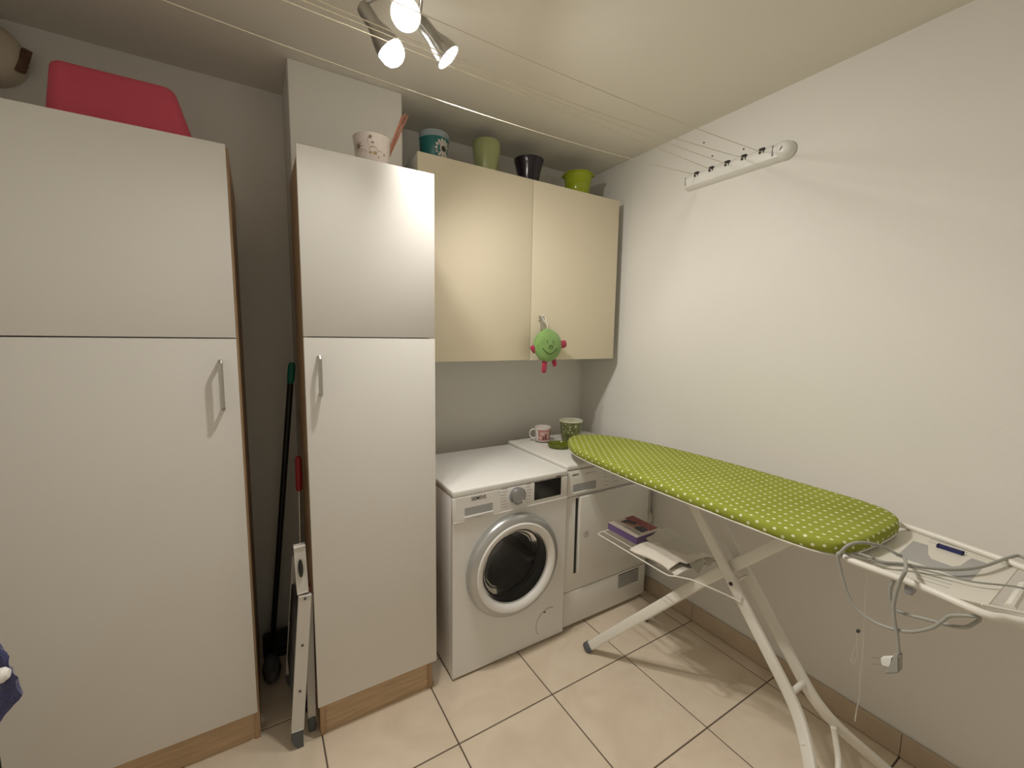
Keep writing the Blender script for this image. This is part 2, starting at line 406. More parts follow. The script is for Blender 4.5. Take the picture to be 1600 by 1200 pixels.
# ------------------------------------------------------------------ wall cabinet
t = thing('wall_cabinet', 'cream two-door wall cabinet hung above the washing machine and dryer', 'cabinet', (1.25, 2.05, 1.3577))
ka, kb, ky, kzb, kzt = .6417, 1.8577, 1.8685, 1.3577, 2.2774
for a, b in ((ka + .002, ka + .018), (kb - .018, kb - .002)):
    m = MB(); m.box(a, b, ky + .02, YB, kzb + .002, kzt - .004, .0008, 1); m.build('side_panel', 'carcass_white', t)
m = MB(); m.box(ka + .018, kb - .018, ky + .02, YB, kzt - .02, kzt - .004); m.build('top_panel', 'carcass_white', t)
m = MB(); m.box(ka + .018, kb - .018, ky + .02, YB, kzb + .002, kzb + .018); m.build('bottom_panel', 'carcass_white', t)
kxm = (ka + kb) / 2
m = MB(); m.box(ka, kxm - .0016, ky, ky + .018, kzb, kzt, .0012, 2); m.build('door', 'cream', t)
m = MB(); m.box(kxm + .0016, kb, ky, ky + .018, kzb, kzt, .0012, 2); d = m.build('door', 'cream', t)
hx = 1.305
m = MB(); m.box(hx - .006, hx + .006, ky - .026, ky - .019, 1.44, 1.585, .002, 2)
m.box(hx - .004, hx + .004, ky - .02, ky + .001, 1.455, 1.463); m.box(hx - .004, hx + .004, ky - .02, ky + .001, 1.566, 1.574)
m.box(hx - .018, hx + .018, ky - .027, ky - .018, 1.576, 1.592, .003, 2); m.build('handle', 'nickel', d)

# ------------------------------------------------------------------ washing machine
def ring_panel(mb, x0, x1, z0, z1, y0, y1, cx, cz, r, seg=64):
    """flat panel with a round hole"""
    for y in (y0, y1):
        pass
    circ = []; rect = []
    for k in range(seg):
        a = 2 * math.pi * (k + .5) / seg; c, s_ = math.cos(a), math.sin(a)
        circ.append((cx + r * c, cz + r * s_))
        tx = ((x1 if c > 0 else x0) - cx) / c if abs(c) > 1e-9 else 1e9
        tz = ((z1 if s_ > 0 else z0) - cz) / s_ if abs(s_) > 1e-9 else 1e9
        tt = min(tx, tz); rect.append((cx + tt * c, cz + tt * s_))
    for X, Z in ((x0, z0), (x0, z1), (x1, z0), (x1, z1)):     # snap the nearest ray to each corner
        k = min(range(seg), key=lambda q: (rect[q][0] - X) ** 2 + (rect[q][1] - Z) ** 2); rect[k] = (X, Z)
    V = lambda L_, y: [mb.bm.verts.new((a, y, b)) for a, b in L_]
    c0, r0, c1, r1 = V(circ, y0), V(rect, y0), V(circ, y1), V(rect, y1)
    for k in range(seg):
        q = (k + 1) % seg
        for A, B in ((c0, r0), (c1, r1), (c0, c1), (r0, r1)): mb.bm.faces.new((A[k], A[q], B[q], B[k]))

wx0, wx1, wy, wyb, wh = .6595, 1.2575, 1.5343, 2.085, .8496
t = thing('washing_machine', 'white front-loading washing machine with round glass door and black display', 'washing machine', ((wx0 + wx1) / 2, (wy + wyb) / 2, 0))
zp = .7116
m = MB()
m.box(wx0, wx0 + .012, wy + .018, wyb, .016, wh - .03, .004, 2); m.box(wx1 - .012, wx1, wy + .018, wyb, .016, wh - .03, .004, 2)
m.box(wx0 + .012, wx1 - .012, wyb - .012, wyb, .016, wh - .03); m.box(wx0 + .012, wx1 - .012, wy + .03, wyb - .012, .016, .028)
body = m.build('body', 'appliance', t)
for yy in (wy + .25, wy + .42):                                      # pressed ribs on the side
    m = MB(); m.box(wx0 - .002, wx0 + .002, yy, yy + .012, .12, .70, .0018, 2); m.build('pressed_rib', 'appliance', body)
for fx in (wx0 + .06, wx1 - .06):
    for fy in (wy + .07, wyb - .07):
        m = MB(); m.lathe([(.02, 0), (.02, .01), (.008, .01), (.008, .018)], (fx, fy, 0), seg=14); m.build('foot', 'rubber_dark', t)
m = MB(); m.box(wx0, wx1, wy - .005, wyb, wh - .0285, wh, .007, 3); m.build('top_panel', 'appliance', t)
m = MB(); ring_panel(m, wx0 + .001, wx1 - .001, .012, zp - .0012, wy, wy + .02, .9585, .457, .205); m.build('front_panel', 'appliance', t)
m = MB(); m.box(wx0, wx1, wy - .005, wy + .0175, zp + .0012, wh - .029, .005, 3); panel = m.build('control_panel', 'appliance', t)
m = MB(); m.box(wx0 + .001, wx1 - .001, wy - .007, wy - .002, zp + .001, zp + .005, .001, 1); m.build('trim_lip', 'plastic_white', panel)
yp = wy - .005
m = MB(); m.box(wx0 + .012, .885, yp - .0015, yp + .002, zp + .008, wh - .030, .001, 1); dr = m.build('detergent_drawer', 'appliance', t)
sx0, sx1, sz0, sz1 = .712, .844, .734, .7705
m = MB(); m.box(sx0, sx1, yp - .0022, yp - .0012, sz0, sz1); m.build('grip_recess', 'slot_grey', dr)
m = MB(); m.box(sx0 - .003, sx1 + .003, yp - .006, yp - .001, sz0 - .008, sz0 + .001, .002, 2); m.build('grip_lip', 'plastic_white', dr)
text('SIEMENS', .022, front_mtx(.777, yp - .0018, .8035), 'print_black', t, bold=.00015, width=.068)
m = MB(); kx, kz, kr = .968, .7785, .0385
m.lathe([(kr, 0), (kr, .016), (kr - .003, .02), (kr - .010, .021)], (kx, yp, kz), (0, -1, 0), 40); kn = m.build('program_dial', 'knob', t)
m = MB(); m.lathe([(kr - .007, .0205), (kr - .008, .0225)], (kx, yp, kz), (0, -1, 0), 40); m.build('dial_face', 'plastic_grey', kn)
m = MB(); m.obox((kx + .022, yp - .0215, kz - .024), (1, 0, -1), (0, 1, 0), (1, 0, 1), .016, .003, .006, .001); m.build('dial_pointer', 'plastic_white', kn)
m = MB(); m.box(1.062, 1.215, yp - .002, yp + .002, .7355, .8205, .001, 1); m.build('display', 'black_glass', t)
m = MB()
for side, n in ((-1, 7), (1, 7)):
    for k in range(n):
        z = kz + .042 - k * .0142; w_ = random.uniform(.025, .036); d_ = .049 + (.006 if 1 < k < 5 else 0)
        a, b = (kx - d_ - w_, kx - d_) if side < 0 else (kx + d_, kx + d_ + w_ * .85)
        m.box(a, b, yp - .0006, yp + .0002, z - .0016, z + .0016)
m.build('program_marks', 'print_pale', t)['kind'] = 'stuff'
m = MB(); m.box(1.185, 1.21, yp - .0006, yp + .0002, .826, .830); m.box(1.205, 1.224, yp - .0006, yp + .0002, .8262, .8282); m.build('model_mark', 'print_black', t)
m = MB(); m.box(1.14, 1.178, yp - .0006, yp + .0002, .826, .8275); m.box(.762, .792, yp - .0022, yp - .001, .7195, .721); m.build('small_print', 'print_pale', t)['kind'] = 'stuff'
# door: silver ring, white ring, glass bowl
dc = (.9585, wy, .457)
door = MB(); door.lathe([(.237, -.001), (.237, .018), (.232, .028), (.224, .036), (.211, .041), (.205, .041), (.203, .030)], dc, (0, -1, 0), 72, cap0=False, cap1=False)
door = door.build('door_ring', 'ring_silver', t)
m = MB(); m.lathe([(.206, .028), (.205, .043), (.200, .047), (.191, .0465), (.183, .043), (.176, .037), (.171, .030), (.168, .022)], dc, (0, -1, 0), 72, cap0=False, cap1=False); m.build('white_ring', 'plastic_white', door)
m = MB(); m.lathe([(.1705, .030), (.160, .022), (.146, -.004), (.130, -.04), (.090, -.062), (.001, -.067)], dc, (0, -1, 0), 56, cap0=False, cap1=False); m.build('glass', 'door_glass', door)
m = MB(); m.lathe([(.206, -.004), (.19, -.02), (.17, -.03), (.162, -.05), (.166, -.06)], dc, (0, -1, 0), 56, cap0=False, cap1=False); m.build('door_seal', 'rubber_dark', t)
m = MB(); m.lathe([(.166, -.06), (.22, -.075), (.22, -.40), (.0005, -.41)], dc, (0, -1, 0), 56, cap0=False, cap1=False); drum = m.build('drum', 'drum', t)
for k in range(3):
    a = math.radians(215 + 120 * k); u = Vector((math.cos(a), 0, math.sin(a))); s_ = Vector((-math.sin(a), 0, math.cos(a)))
    c = Vector(dc) + Vector((0, .23, 0)) + u * .19
    m = MB(); m.prism([c + s_ * .03 + u * .028 - Vector((0, .13, 0)), c - s_ * .03 + u * .028 - Vector((0, .13, 0)), c - s_ * .008 - u * .035 - Vector((0, .13, 0)), c + s_ * .008 - u * .035 - Vector((0, .13, 0))], (0, .26, 0)); m.build('drum_paddle', 'plastic_grey', drum)
m = MB(); a0 = [math.radians(q) for q in range(70, 215, 6)]
m.tube([(1.168 + .075 * math.cos(a), wy - .0004, .094 + .075 * math.sin(a)) for a in a0], .0011, 6); flap = m.build('filter_flap', 'print_grey', t)
m = MB(); m.box(1.136, 1.148, wy - .001, wy + .001, .152, .158, .0005, 1); m.build('flap_notch', 'dark', flap)
m = MB(); m.box(.7235, .7245, wy - .0165, wy - .010, .435, .452); m.build('door_catch_notch', 'dark', door)

# ------------------------------------------------------------------ tumble dryer
dx0, dx1, dy, dyb, dh = 1.2625, 1.8567, 1.5432, 2.10, .8645
t = thing('tumble_dryer', 'older white tumble dryer in the corner, under the tip of the ironing board', 'dryer', ((dx0 + dx1) / 2, (dy + dyb) / 2, 0))
m = MB(); m.box(dx0, dx1, dy + .006, dyb, .02, dh - .026, .006, 2); m.build('body', 'appliance_old', t)
m = MB(); m.box(dx0 - .002, dx1 + .002, dy - .004, dyb + .004, dh - .0255, dh, .008, 3); m.build('worktop', 'appliance_old', t)
m = MB(); m.box(dx0 + .001, dx1 - .001, dy - .006, dy + .02, .706, dh - .029, .005, 2); panel = m.build('control_panel', 'appliance_old', t)
m = MB(); m.box(dx0 + .001, dx1 - .001, dy, dy + .01, .206, .700, .003, 2); m.build('front_panel', 'appliance_old', t)
m = MB(); m.box(dx0 + .001, dx1 - .001, dy - .002, dy + .01, .02, .2025, .006, 2); base = m.build('base_panel', 'appliance_old', t)
m = MB(); m.box(1.338, 1.80, dy - .016, dy + .001, .296, .6985, .006, 3); d = m.build('door', 'appliance_old', t)
m = MB(); m.box(1.322, 1.337, dy - .0012, dy + .001, .296, .69, .0005, 1); m.build('door_gap', 'dark', t)
m = MB(); m.lathe([(.0165, 0), (.0165, .0012), (.0145, .0012)], (1.384, dy - .016, .497), (0, -1, 0), 24); lk = m.build('lock_emblem', 'print_grey', d)
m = MB(); m.lathe([(.0135, .0012), (.0135, .0018)], (1.384, dy - .016, .497), (0, -1, 0), 24); m.build('emblem_disc', 'appliance_old', lk)
m = MB(); m.lathe([(.005, .0018), (.005, .0024)], (1.384, dy - .016, .500), (0, -1, 0), 14); m.box(1.3825, 1.3855, dy - .0186, dy - .0176, .488, .499); m.build('emblem_mark', 'print_grey', lk)
m = MB(); m.box(1.297, 1.446, dy - .0072, dy - .0055, .727, .766); m.build('drawer_grip', 'slot_grey', panel)
m = MB(); m.box(1.297, 1.448, dy - .012, dy - .005, .716, .727, .003, 2); m.build('grip_lip', 'appliance_old', panel)
text('SIEMENS', .012, front_mtx(1.310, dy - .0062, .814), 'print_black', t, bold=.0001, width=.040)
m = MB()
for (a, b, c, d_) in ((1.372, 1.446, .810, .8125), (1.372, 1.40, .8055, .807), (1.50, 1.53, .800, .802), (1.50, 1.515, .787, .789), (1.50, 1.522, .770, .773), (1.50, 1.53, .745, .7475), (1.56, 1.59, .765, .7675), (1.60, 1.625, .757, .760), (1.56, 1.575, .752, .754), (1.50, 1.53, .725, .7275), (1.56, 1.60, .735, .7375), (1.62, 1.66, .74, .743), (1.53, 1.5315, .788, .801)):
    m.box(a, b, dy - .0066, dy - .0055, c, d_)
m.build('program_marks', 'print_pale', t)['kind'] = 'stuff'
m = MB(); m.lathe([(.03, 0), (.03, .018), (.027, .02)], (1.74, dy - .006, .765), (0, -1, 0), 32); m.build('program_dial', 'appliance_old', t)
m = MB(); m.box(1.642, 1.800, dy - .0028, dy - .001, .113, .193); vt = m.build('vent_grille', 'dark', base)
for k in range(8):
    z = .113 + .08 * k / 8; m = MB(); m.box(1.642, 1.800, dy - .0045, dy - .0022, z, z + .0042, .0006, 1); m.build('slat', 'appliance_old', vt)
for fx in (dx0 + .06, dx1 - .06):
    for fy in (dy + .08, dyb - .08):
        m = MB(); m.lathe([(.02, 0), (.02, .012), (.01, .012), (.01, .022)], (fx, fy, 0), seg=14); m.build('foot', 'rubber_dark', t)

# drain pipe in the gap beside the dryer
t = thing('drain_pipe', 'pale plastic drain pipe with trap between dryer and right wall', 'pipe', (1.892, 1.60, .0))
m = MB(); m.lathe([(.012, 0), (.012, .40)], (1.894, 1.575, .47), (0, 0, 1), 16); m.build('upright', 'pvc', t)
m = MB(); m.lathe([(.024, 0), (.027, .004), (.027, .022), (.029, .024), (.029, .036), (.024, .050), (.012, .056)], (1.889, 1.573, .435), (0, 0, 1), 20); m.build('trap', 'pvc', t)
m = MB(); m.tube([(1.889, 1.573, .44), (1.892, 1.60, .39), (1.894, 1.66, .37), (1.894, 1.75, .37), (1.9, 1.78, .37)], .014, 12, k=4); m.build('outlet', 'pvc', t)
m = MB(); m.box(1.905, 1.9216, 1.568, 1.582, .60, .61); m.build('bracket', 'pvc', t)

# ------------------------------------------------------------------ ironing board
t = thing('ironing_board', 'ironing board with lime green white-dotted cover on white folding legs', 'ironing board', (1.5, .95, 0))
# outline (clockwise from the tip), at the cover's hem
out = [(1.395, 1.700), (1.335, 1.628), (1.290, 1.535), (1.268, 1.44), (1.258, 1.34), (1.250, 1.24), (1.244, 1.12), (1.242, .95), (1.243, .75), (1.245, .60), (1.250, .53), (1.265, .475), (1.30, .44), (1.36, .424), (1.45, .415), (1.56, .413), (1.63, .425), (1.675, .455), (1.70, .50), (1.715, .58), (1.723, .72), (1.728, .90), (1.726, 1.10), (1.715, 1.24), (1.698, 1.38), (1.672, 1.50), (1.635, 1.60), (1.58, 1.68), (1.52, 1.72), (1.455, 1.728)]
n0 = len(out); dense = []
for i in range(n0):
    a, b, c, d = [Vector((*out[(i + q) % n0], 0)) for q in (-1, 0, 1, 2)]
    for k in range(5):
        s_ = k / 5; dense.append(0.5 * ((2 * b) + (c - a) * s_ + (2 * a - 5 * b + 4 * c - d) * s_ * s_ + (3 * b - a - 3 * c + d) * s_ ** 3))
ND = len(dense)
nrm = []
for i in range(ND):
    tg = dense[(i + 1) % ND] - dense[i - 1]; q = Vector((tg.y, -tg.x, 0)).normalized()
    nrm.append(q)
ctr = Vector((1.49, 1.0, 0))
if sum((dense[i] - ctr).dot(nrm[i]) for i in range(ND)) < 0: nrm = [-q for q in nrm]
ZT, ZB = .957, .924
m = MB(); uvd = {}
def vput(co, uv):
    v = m.bm.verts.new(co); uvd[v] = uv; return v
rings = []
# tuck under, hem, side, rounded shoulder, top
for off, z, drop in ((-.022, ZB - .002, .062), (-.006, ZB - .003, .047), (0.0, ZB + .004, .038), (.001, ZB + .016, .026), (-.001, ZT - .008, .014), (-.004, ZT - .003, .008), (-.010, ZT, .001)):
    ring = []
    for i in range(ND):
        heel = max(0, 1 - max(0, dense[i].y - .42) / .07) * max(0, 1 - abs(dense[i].x - 1.42) / .2)
        wv = (.0022 + .007 * heel) * noise.noise(Vector((i * .55, z * 40, 3))) * (1 if z < ZT - .006 else .3)
        p = dense[i] + nrm[i] * (off + wv); base_ = dense[i] + nrm[i] * (-.010)
        uvp = base_ + nrm[i] * drop
        zz = z + (.0025 * noise.noise(Vector((i * .4, 7, 1))) if z < ZB + .006 else 0)
        ring.append(vput((p.x, p.y, zz), (uvp.x, uvp.y)))
    rings.append(ring)
for f in (.93, .8, .6, .4, .2, .05):
    ring = []
    for i in range(ND):
        e = dense[i] - nrm[i] * .010
        c = Vector((1.5 + (e.x - 1.5) * f, .0, 0)); c.y = 1.07 + (e.y - 1.07) * (f if f > .3 else f)
        h = .0012 * noise.noise(Vector((c.x * 9, c.y * 9, 0)))
        ring.append(vput((c.x, c.y, ZT + .0005 + h), (c.x, c.y)))
    rings.append(ring)
for A, B in zip(rings, rings[1:]):
    for i in range(ND): m.bm.faces.new((A[i], A[(i + 1) % ND], B[(i + 1) % ND], B[i]))
m.bm.faces.new(rings[-1])
ul = m.bm.loops.layers.uv.new('UVMap')
for f in m.bm.faces:
    for lp in f.loops: lp[ul].uv = uvd[lp.vert]
cover = m.build('cover', 'dotted_cotton', t, angle=70)
# pressed metal deck with a visible white rim under the hem
m = MB(); m.prism([dense[i] - nrm[i] * .012 + Vector((0, 0, ZB - .004)) for i in range(ND)], (0, 0, .018)); deck = m.build('deck', 'enamel', t)
m = MB(); m.tube([dense[i] - nrm[i] * .0045 + Vector((0, 0, ZB - .0035)) for i in range(ND)], .0032, 8, closed=True); m.build('deck_rim', 'enamel', deck)
# legs
LF = ((1, 0, 0), 0.62)
def yz(z): return .976 - (.815 - z) / 1.286
ZU = .905
for sgn, xs in ((-1, 1.45), (1, 1.55)):                            # outer pair, feet splayed
    spl = [(0, ZU), (0, .7), (0, .45), (0, .33), (.012, .27), (.055, .205), (.15, .11), (.215, .045), (.235, .016)]
    m = MB(); m.tube([(xs + sgn * q * (1.0 if sgn < 0 else .93), yz(z), z) for q, z in spl], .020, 16, k=5, flat=((1, 0, 0), .5), sq=.55); leg = m.build('leg', 'enamel', t)
    e = Vector((xs + sgn * .235 * (1.0 if sgn < 0 else .93), yz(.016), .016)); m = MB(); m.lathe([(.014, -.016), (.019, -.012), (.019, .012), (.015, .02)], e, (0, 0, 1), 16); m.build('foot_cap', 'rubber_foot', leg)
m = MB(); m.tube([(1.445, yz(.325) - .001, .325), (1.555, yz(.325) - .001, .325)], .010, 12); m.build('cross_bar', 'enamel', t)
m = MB(); m.tube([(1.575, yz(.215), .215), (1.572, yz(.19) + .01, .185), (1.55, yz(.15) + .02, .135), (1.5, yz(.12) + .03, .11), (1.45, yz(.15) + .02, .135), (1.42, yz(.20) + .01, .19), (1.41, yz(.235), .235)], .009, 12, k=5); m.build('brace_bar', 'enamel', t)
feet = ((1.284, 1.383), (1.70, 1.400))
for sgn, (fx, fy) in zip((-1, 1), feet):                           # inner pair, rising towards the heel
    mid = Vector((1.5 + sgn * .020, .955, .515)); top = Vector((1.5 + sgn * .020, .60, .885))
    f0 = Vector((fx, fy, .016))
    pts = [f0, f0.lerp(mid, .35), f0.lerp(mid, .72), mid, mid.lerp(top, .5), top]
    m = MB(); m.tube(pts, .010, 16, k=5, flat=((0, .75, .66), 2.1), sq=.55); leg = m.build('leg', 'enamel', t)
    dr = (f0 - mid).normalized()
    m = MB(); m.tube([f0 - dr * .028, f0 - dr * .024, f0 + dr * .002, f0 + dr * .010, f0 + dr * .013], [.0105, .013, .013, .010, .005], 16, flat=((0, .75, .66), 1.85), sq=.6); m.build('foot_cap', 'rubber_foot', leg)
piv = (1.5, .889 + .0, .585)
m = MB(); yv = yz(.60); m.tube([(1.436, yv, .60), (1.57, yv, .60)], .005, 12); pb = m.build('pivot_bolt', 'enamel', t)
m = MB(); m.lathe([(.0065, 0), (.0065, .004), (.004, .006)], (1.4405, yv, .60), (-1, 0, 0), 14); m.build('bolt_head', 'dark', pb)
m = MB(); m.tube([(1.40, .60, .890), (1.60, .60, .890)], .009, 10); m.build('slide_bar', 'enamel', t)
m = MB(); m.box(1.44, 1.56, yz(ZU) - .03, yz(ZU) + .03, ZU - .004, ZB - .003, .002, 1); m.build('leg_bracket', 'enamel', t)
# wire shelf
RZ = .556
m = MB(); wr = .0028
m.tube([(1.437, yz(.56) - .012, .575), (1.434, yz(.56) - .012, RZ), (1.43, .815, RZ), (1.405, .94, RZ), (1.372, .985, RZ), (1.350, 1.005, RZ), (1.347, 1.03, RZ), (1.350, 1.405, RZ), (1.358, 1.415, RZ), (1.65, 1.415, RZ), (1.655, 1.405, RZ), (1.655, 1.03, RZ), (1.65, 1.0, RZ), (1.60, .94, RZ), (1.566, .815, RZ), (1.563, yz(.56) - .012, RZ), (1.560, yz(.56) - .012, .575)], wr, 8)
rack = m.build('wire_shelf', 'enamel', t)
for xx in (1.392, 1.46, 1.53, 1.60):
    m = MB(); m.tube([(xx, 1.412, RZ), (xx, 1.0 - abs(xx - 1.5) * .1, RZ)], .0018, 6); m.build('shelf_wire', 'enamel', rack)
m = MB(); m.tube([(1.36, .995, RZ), (1.64, .995, RZ)], wr, 8); m.build('shelf_bar', 'enamel', rack)
# iron rest: tubular frame, moulded plate
FZ = .918
fr = [P(1400, 822, z=FZ), P(1412, 821, z=FZ), P(1500, 851, z=FZ), P(1600, 887, z=FZ), Vector((1.605, .135, FZ)), Vector((1.575, .105, FZ)), Vector((1.36, .105, FZ)), Vector((1.325, .125, FZ)), P(1572, 966, z=FZ), P(1535, 958, z=FZ), P(1440, 917, z=FZ), P(1340, 880, z=FZ), P(1318, 869, z=FZ), P(1322, 856, z=FZ)]
fr = [Vector((fr[0].x, .47, FZ))] + fr + [Vector((fr[-1].x, .47, FZ))]
m = MB(); m.tube(fr, .0085, 12, k=4); rest = m.build('iron_rest', 'enamel', t)
PZ = .910
pl = [(1407, 829), (1424, 826), (1500, 851), (1594, 884), (1543, 946), (1480, 931), (1400, 897), (1333, 866), (1375, 838)]
pl = [P(u, v, z=PZ) for u, v in pl]
m = MB(); m.prism([pl[0], pl[1], pl[2], pl[3], pl[4], pl[5], pl[6], pl[7], pl[8]], (0, 0, -.006)); plate = m.build('rest_plate', 'plate_white', rest)
inl = [(1427, 845), (1450, 852), (1450, 866), (1455, 873), (1488, 885), (1500, 884), (1518, 872), (1542, 880), (1517, 907), (1500, 903), (1433, 879), (1400, 869)]
m = MB(); m.prism([P(u, v, z=PZ + .0006) for u, v in inl], (0, 0, -.001)); m.build('rest_inlay', 'inlay_grey', rest)
a, b = P(1466, 855, z=PZ), P(1503, 867, z=PZ)
m = MB(); ax = (b - a).normalized(); m.obox((a + b) / 2 + Vector((0, 0, .003)), ax, Vector((-ax.y, ax.x, 0)), (0, 0, 1), (b - a).length, .011, .008, .003, 3); m.build('rest_pad', 'blue_bar', rest)
for (p, q) in (((1456, 838), (1545, 864)), ((1453, 842), (1535, 866)), ((1451, 846), (1512, 864)), ((1436, 893), (1489, 909)), ((1434, 898), (1487, 914)), ((1432, 903), (1483, 919))):
    m = MB(); m.tube([P(*p, z=PZ + .0002), P(*q, z=PZ + .0002)], .0007, 6); m.build('plate_groove', 'print_grey', rest)
m = MB(); m.tube([P(1600, 915, z=FZ - .006), P(1578, 950, z=FZ - .006)], .009, 10); m.build('rest_crossbar', 'enamel', rest)
m = MB(); m.tube([P(1534, 944, z=FZ), P(1570, 952, z=FZ), P(1620, 962, z=FZ)], .003, 8); m.build('rest_wire', 'enamel', rest)
m = MB(); m.box(1.30, 1.33, .30, .316, .885, FZ - .002, .003, 2); m.build('cord_clip', 'plastic_grey', rest)
# drawstring hanging below the heel
SY = .47
ds = [(1354, 890), (1351, 940), (1348.6, 1005), (1346, 1040), (1343, 1061), (1343, 1087), (1339, 1105), (1335.6, 1127)]
m = MB(); m.tube([P(u, v, y=SY) for u, v in ds], .0016, 6, k=4); st = m.build('drawstring', 'thread_white', t)
m = MB(); m.tube([P(u, v, y=SY) for u, v in ((1340, 988), (1337, 1008), (1331, 1024), (1330, 1034), (1335, 1036), (1339, 1022), (1338, 1006))], .0016, 6, k=4); m.build('string_loop', 'thread_white', st)
c = P(1341, 986, y=SY); m = MB(); m.obox(c, (1, 0, 0), (0, 1, 0), (0, 0, 1), .012, .008, .009, .002); m.build('cord_lock', 'rubber_foot', st)
m = MB(); m.tube([c, P(1349, 960, y=SY)], .001, 6); m.build('string_end', 'thread_white', st)

# ------------------------------------------------------------------ mains cord lying over the iron rest
t = thing('power_cord', 'grey mains cord with plug looped over the iron rest of the ironing board', 'cord', P(1396, 1050, x=1.285))
CZ = .926; CR_ = .0038; HX = 1.285
p1 = [Vector((1.575, .100, FZ - .006)), Vector((1.590, .118, FZ + .011)), P(1600, 871.5, z=CZ)] + [P(u, v, z=CZ) for u, v in ((1579, 870.5), (1536, 885), (1494, 890), (1451, 887.5), (1409, 881), (1379, 878), (1345, 866), (1324, 863))]
p1 += [P(1309, 864, x=HX), P(1312, 884, x=HX)] + [P(u, v, x=HX) for u, v in ((1317, 904.5), (1326, 932), (1345, 957.6), (1377, 977), (1419, 987), (1455.5, 981), (1472.5, 970), (1487, 962), (1523, 963))]
p1 += [P(u, v, x=HX + .012) for u, v in ((1531, 967), (1522, 974), (1508, 980), (1483, 977), (1441, 966), (1409, 957.6), (1396, 949), (1391, 935), (1391, 920), (1397, 905))]
m = MB(); m.tube(p1, CR_, 10, k=5); m.build('cable', 'cord_grey', t)
p2 = [P(1311, 866, z=.930), P(1323, 853.5, z=.955), P(1339, 848, z=.966), P(1362, 849.5, z=.962), P(1383, 855.6, z=.950), P(1400, 865, z=.940), P(1413, 872, z=.934)]
p2 += [P(u, v, x=HX - .006) for u, v in ((1415, 890), (1406, 909), (1399, 930), (1396, 951), (1398, 972.5), (1402, 994), (1404, 1020))]
m = MB(); m.tube(p2, CR_ * 1.05, 10, k=5); m.build('cable', 'cord_grey', t)
p3 = [P(u, v, z=CZ - .004) for u, v in ((1318, 866), (1345, 872), (1379, 881), (1420, 886), (1470, 897), (1520, 909), (1600, 919))] + [Vector((1.45, .112, FZ + .011)), Vector((1.448, .096, FZ - .002))]
m = MB(); m.tube(p3, .0022, 8, k=5); m.build('cable', 'cord_grey', t)
PX_ = HX - .006
a, b = P(1406, 1022, x=PX_), P(1403, 1047, x=PX_)
dz = (b - a)
m = MB(); q0, q1, q2, q3 = P(1400, 1019, x=PX_), P(1408, 1021, x=PX_), P(1408, 1049, x=PX_), P(1383, 1051, x=PX_)
m.prism([q + Vector((-.012, 0, 0)) for q in (q0, q1, q2, q3, P(1393, 1036, x=PX_))], (.024, 0, 0)); bmesh.ops.bevel(m.bm, geom=list(m.bm.edges), offset=.003, segments=2, affect='EDGES'); pg = m.build('plug', 'cord_grey', t)
m = MB(); m.prism([q + Vector((-.008, 0, 0)) for q in (P(1378, 1027, x=PX_), P(1395, 1026, x=PX_), P(1392, 1040, x=PX_), P(1380, 1037, x=PX_))], (.016, 0, 0)); m.build('plug_face', 'plastic_white', pg)
for v0 in (1029, 1039):
    m = MB(); m.tube([P(1363, v0 - 1, x=PX_), P(1381, v0, x=PX_)], .0017, 8); m.build('pin', 'nickel', pg)

# ------------------------------------------------------------------ carton and folded cloth on the wire shelf
bz = RZ + .003
b0 = P(994, 852, z=bz); b1 = P(949, 827, z=bz); b2 = P(1034, 838, z=bz)
b0 = Vector((1.425, 1.240, bz)); lx, ly, lz = .172, .180, .033
t = thing('small_carton', 'flat purple and white carton with a dark picture, on the wire shelf', 'box', (b0.x + lx / 2, b0.y + ly / 2, bz))
m = MB(); m.box(b0.x, b0.x + lx, b0.y, b0.y + ly, bz, bz + lz - .0008, .001, 1); m.build('sleeve', 'box_purple', t)
zt_ = bz + lz
m = MB(); m.box(b0.x + .0005, b0.x + lx - .0005, b0.y + .0005, b0.y + ly - .0005, zt_ - .0008, zt_); lid = m.build('lid_face', 'box_white', t)
bx = lambda x: b0.x + x * lx
by = lambda y: b0.y + y * ly
m = MB(); m.box(bx(.62), bx(.97), by(.10), by(.98), zt_, zt_ + .0003); m.build('printed_picture', 'box_red', lid)
m = MB(); m.box(bx(.36), bx(.62), by(.12), by(.88), zt_, zt_ + .0003); m.build('printed_picture', 'box_skin', lid)
m = MB(); m.prism([(bx(.36), by(.88), zt_ + .0003), (bx(.62), by(.88), zt_ + .0003), (bx(.70), by(.60), zt_ + .0003), (bx(.55), by(.52), zt_ + .0003), (bx(.47), by(.70), zt_ + .0003), (bx(.36), by(.80), zt_ + .0003)], (0, 0, .0003)); m.build('printed_picture', 'box_navy', lid)
m = MB(); m.prism([(bx(.34), by(.12), zt_ + .0003), (bx(.60), by(.12), zt_ + .0003), (bx(.66), by(.36), zt_ + .0003), (bx(.5), by(.46), zt_ + .0003), (bx(.36), by(.40), zt_ + .0003)], (0, 0, .0003)); m.build('printed_picture', 'box_navy', lid)
m = MB()
for k in range(9):
    y = .10 + k * .058; m.box(bx(.19), bx(.29), by(y), by(y + .032), zt_, zt_ + .0003)
m.build('print_marks', 'print_grey', lid)

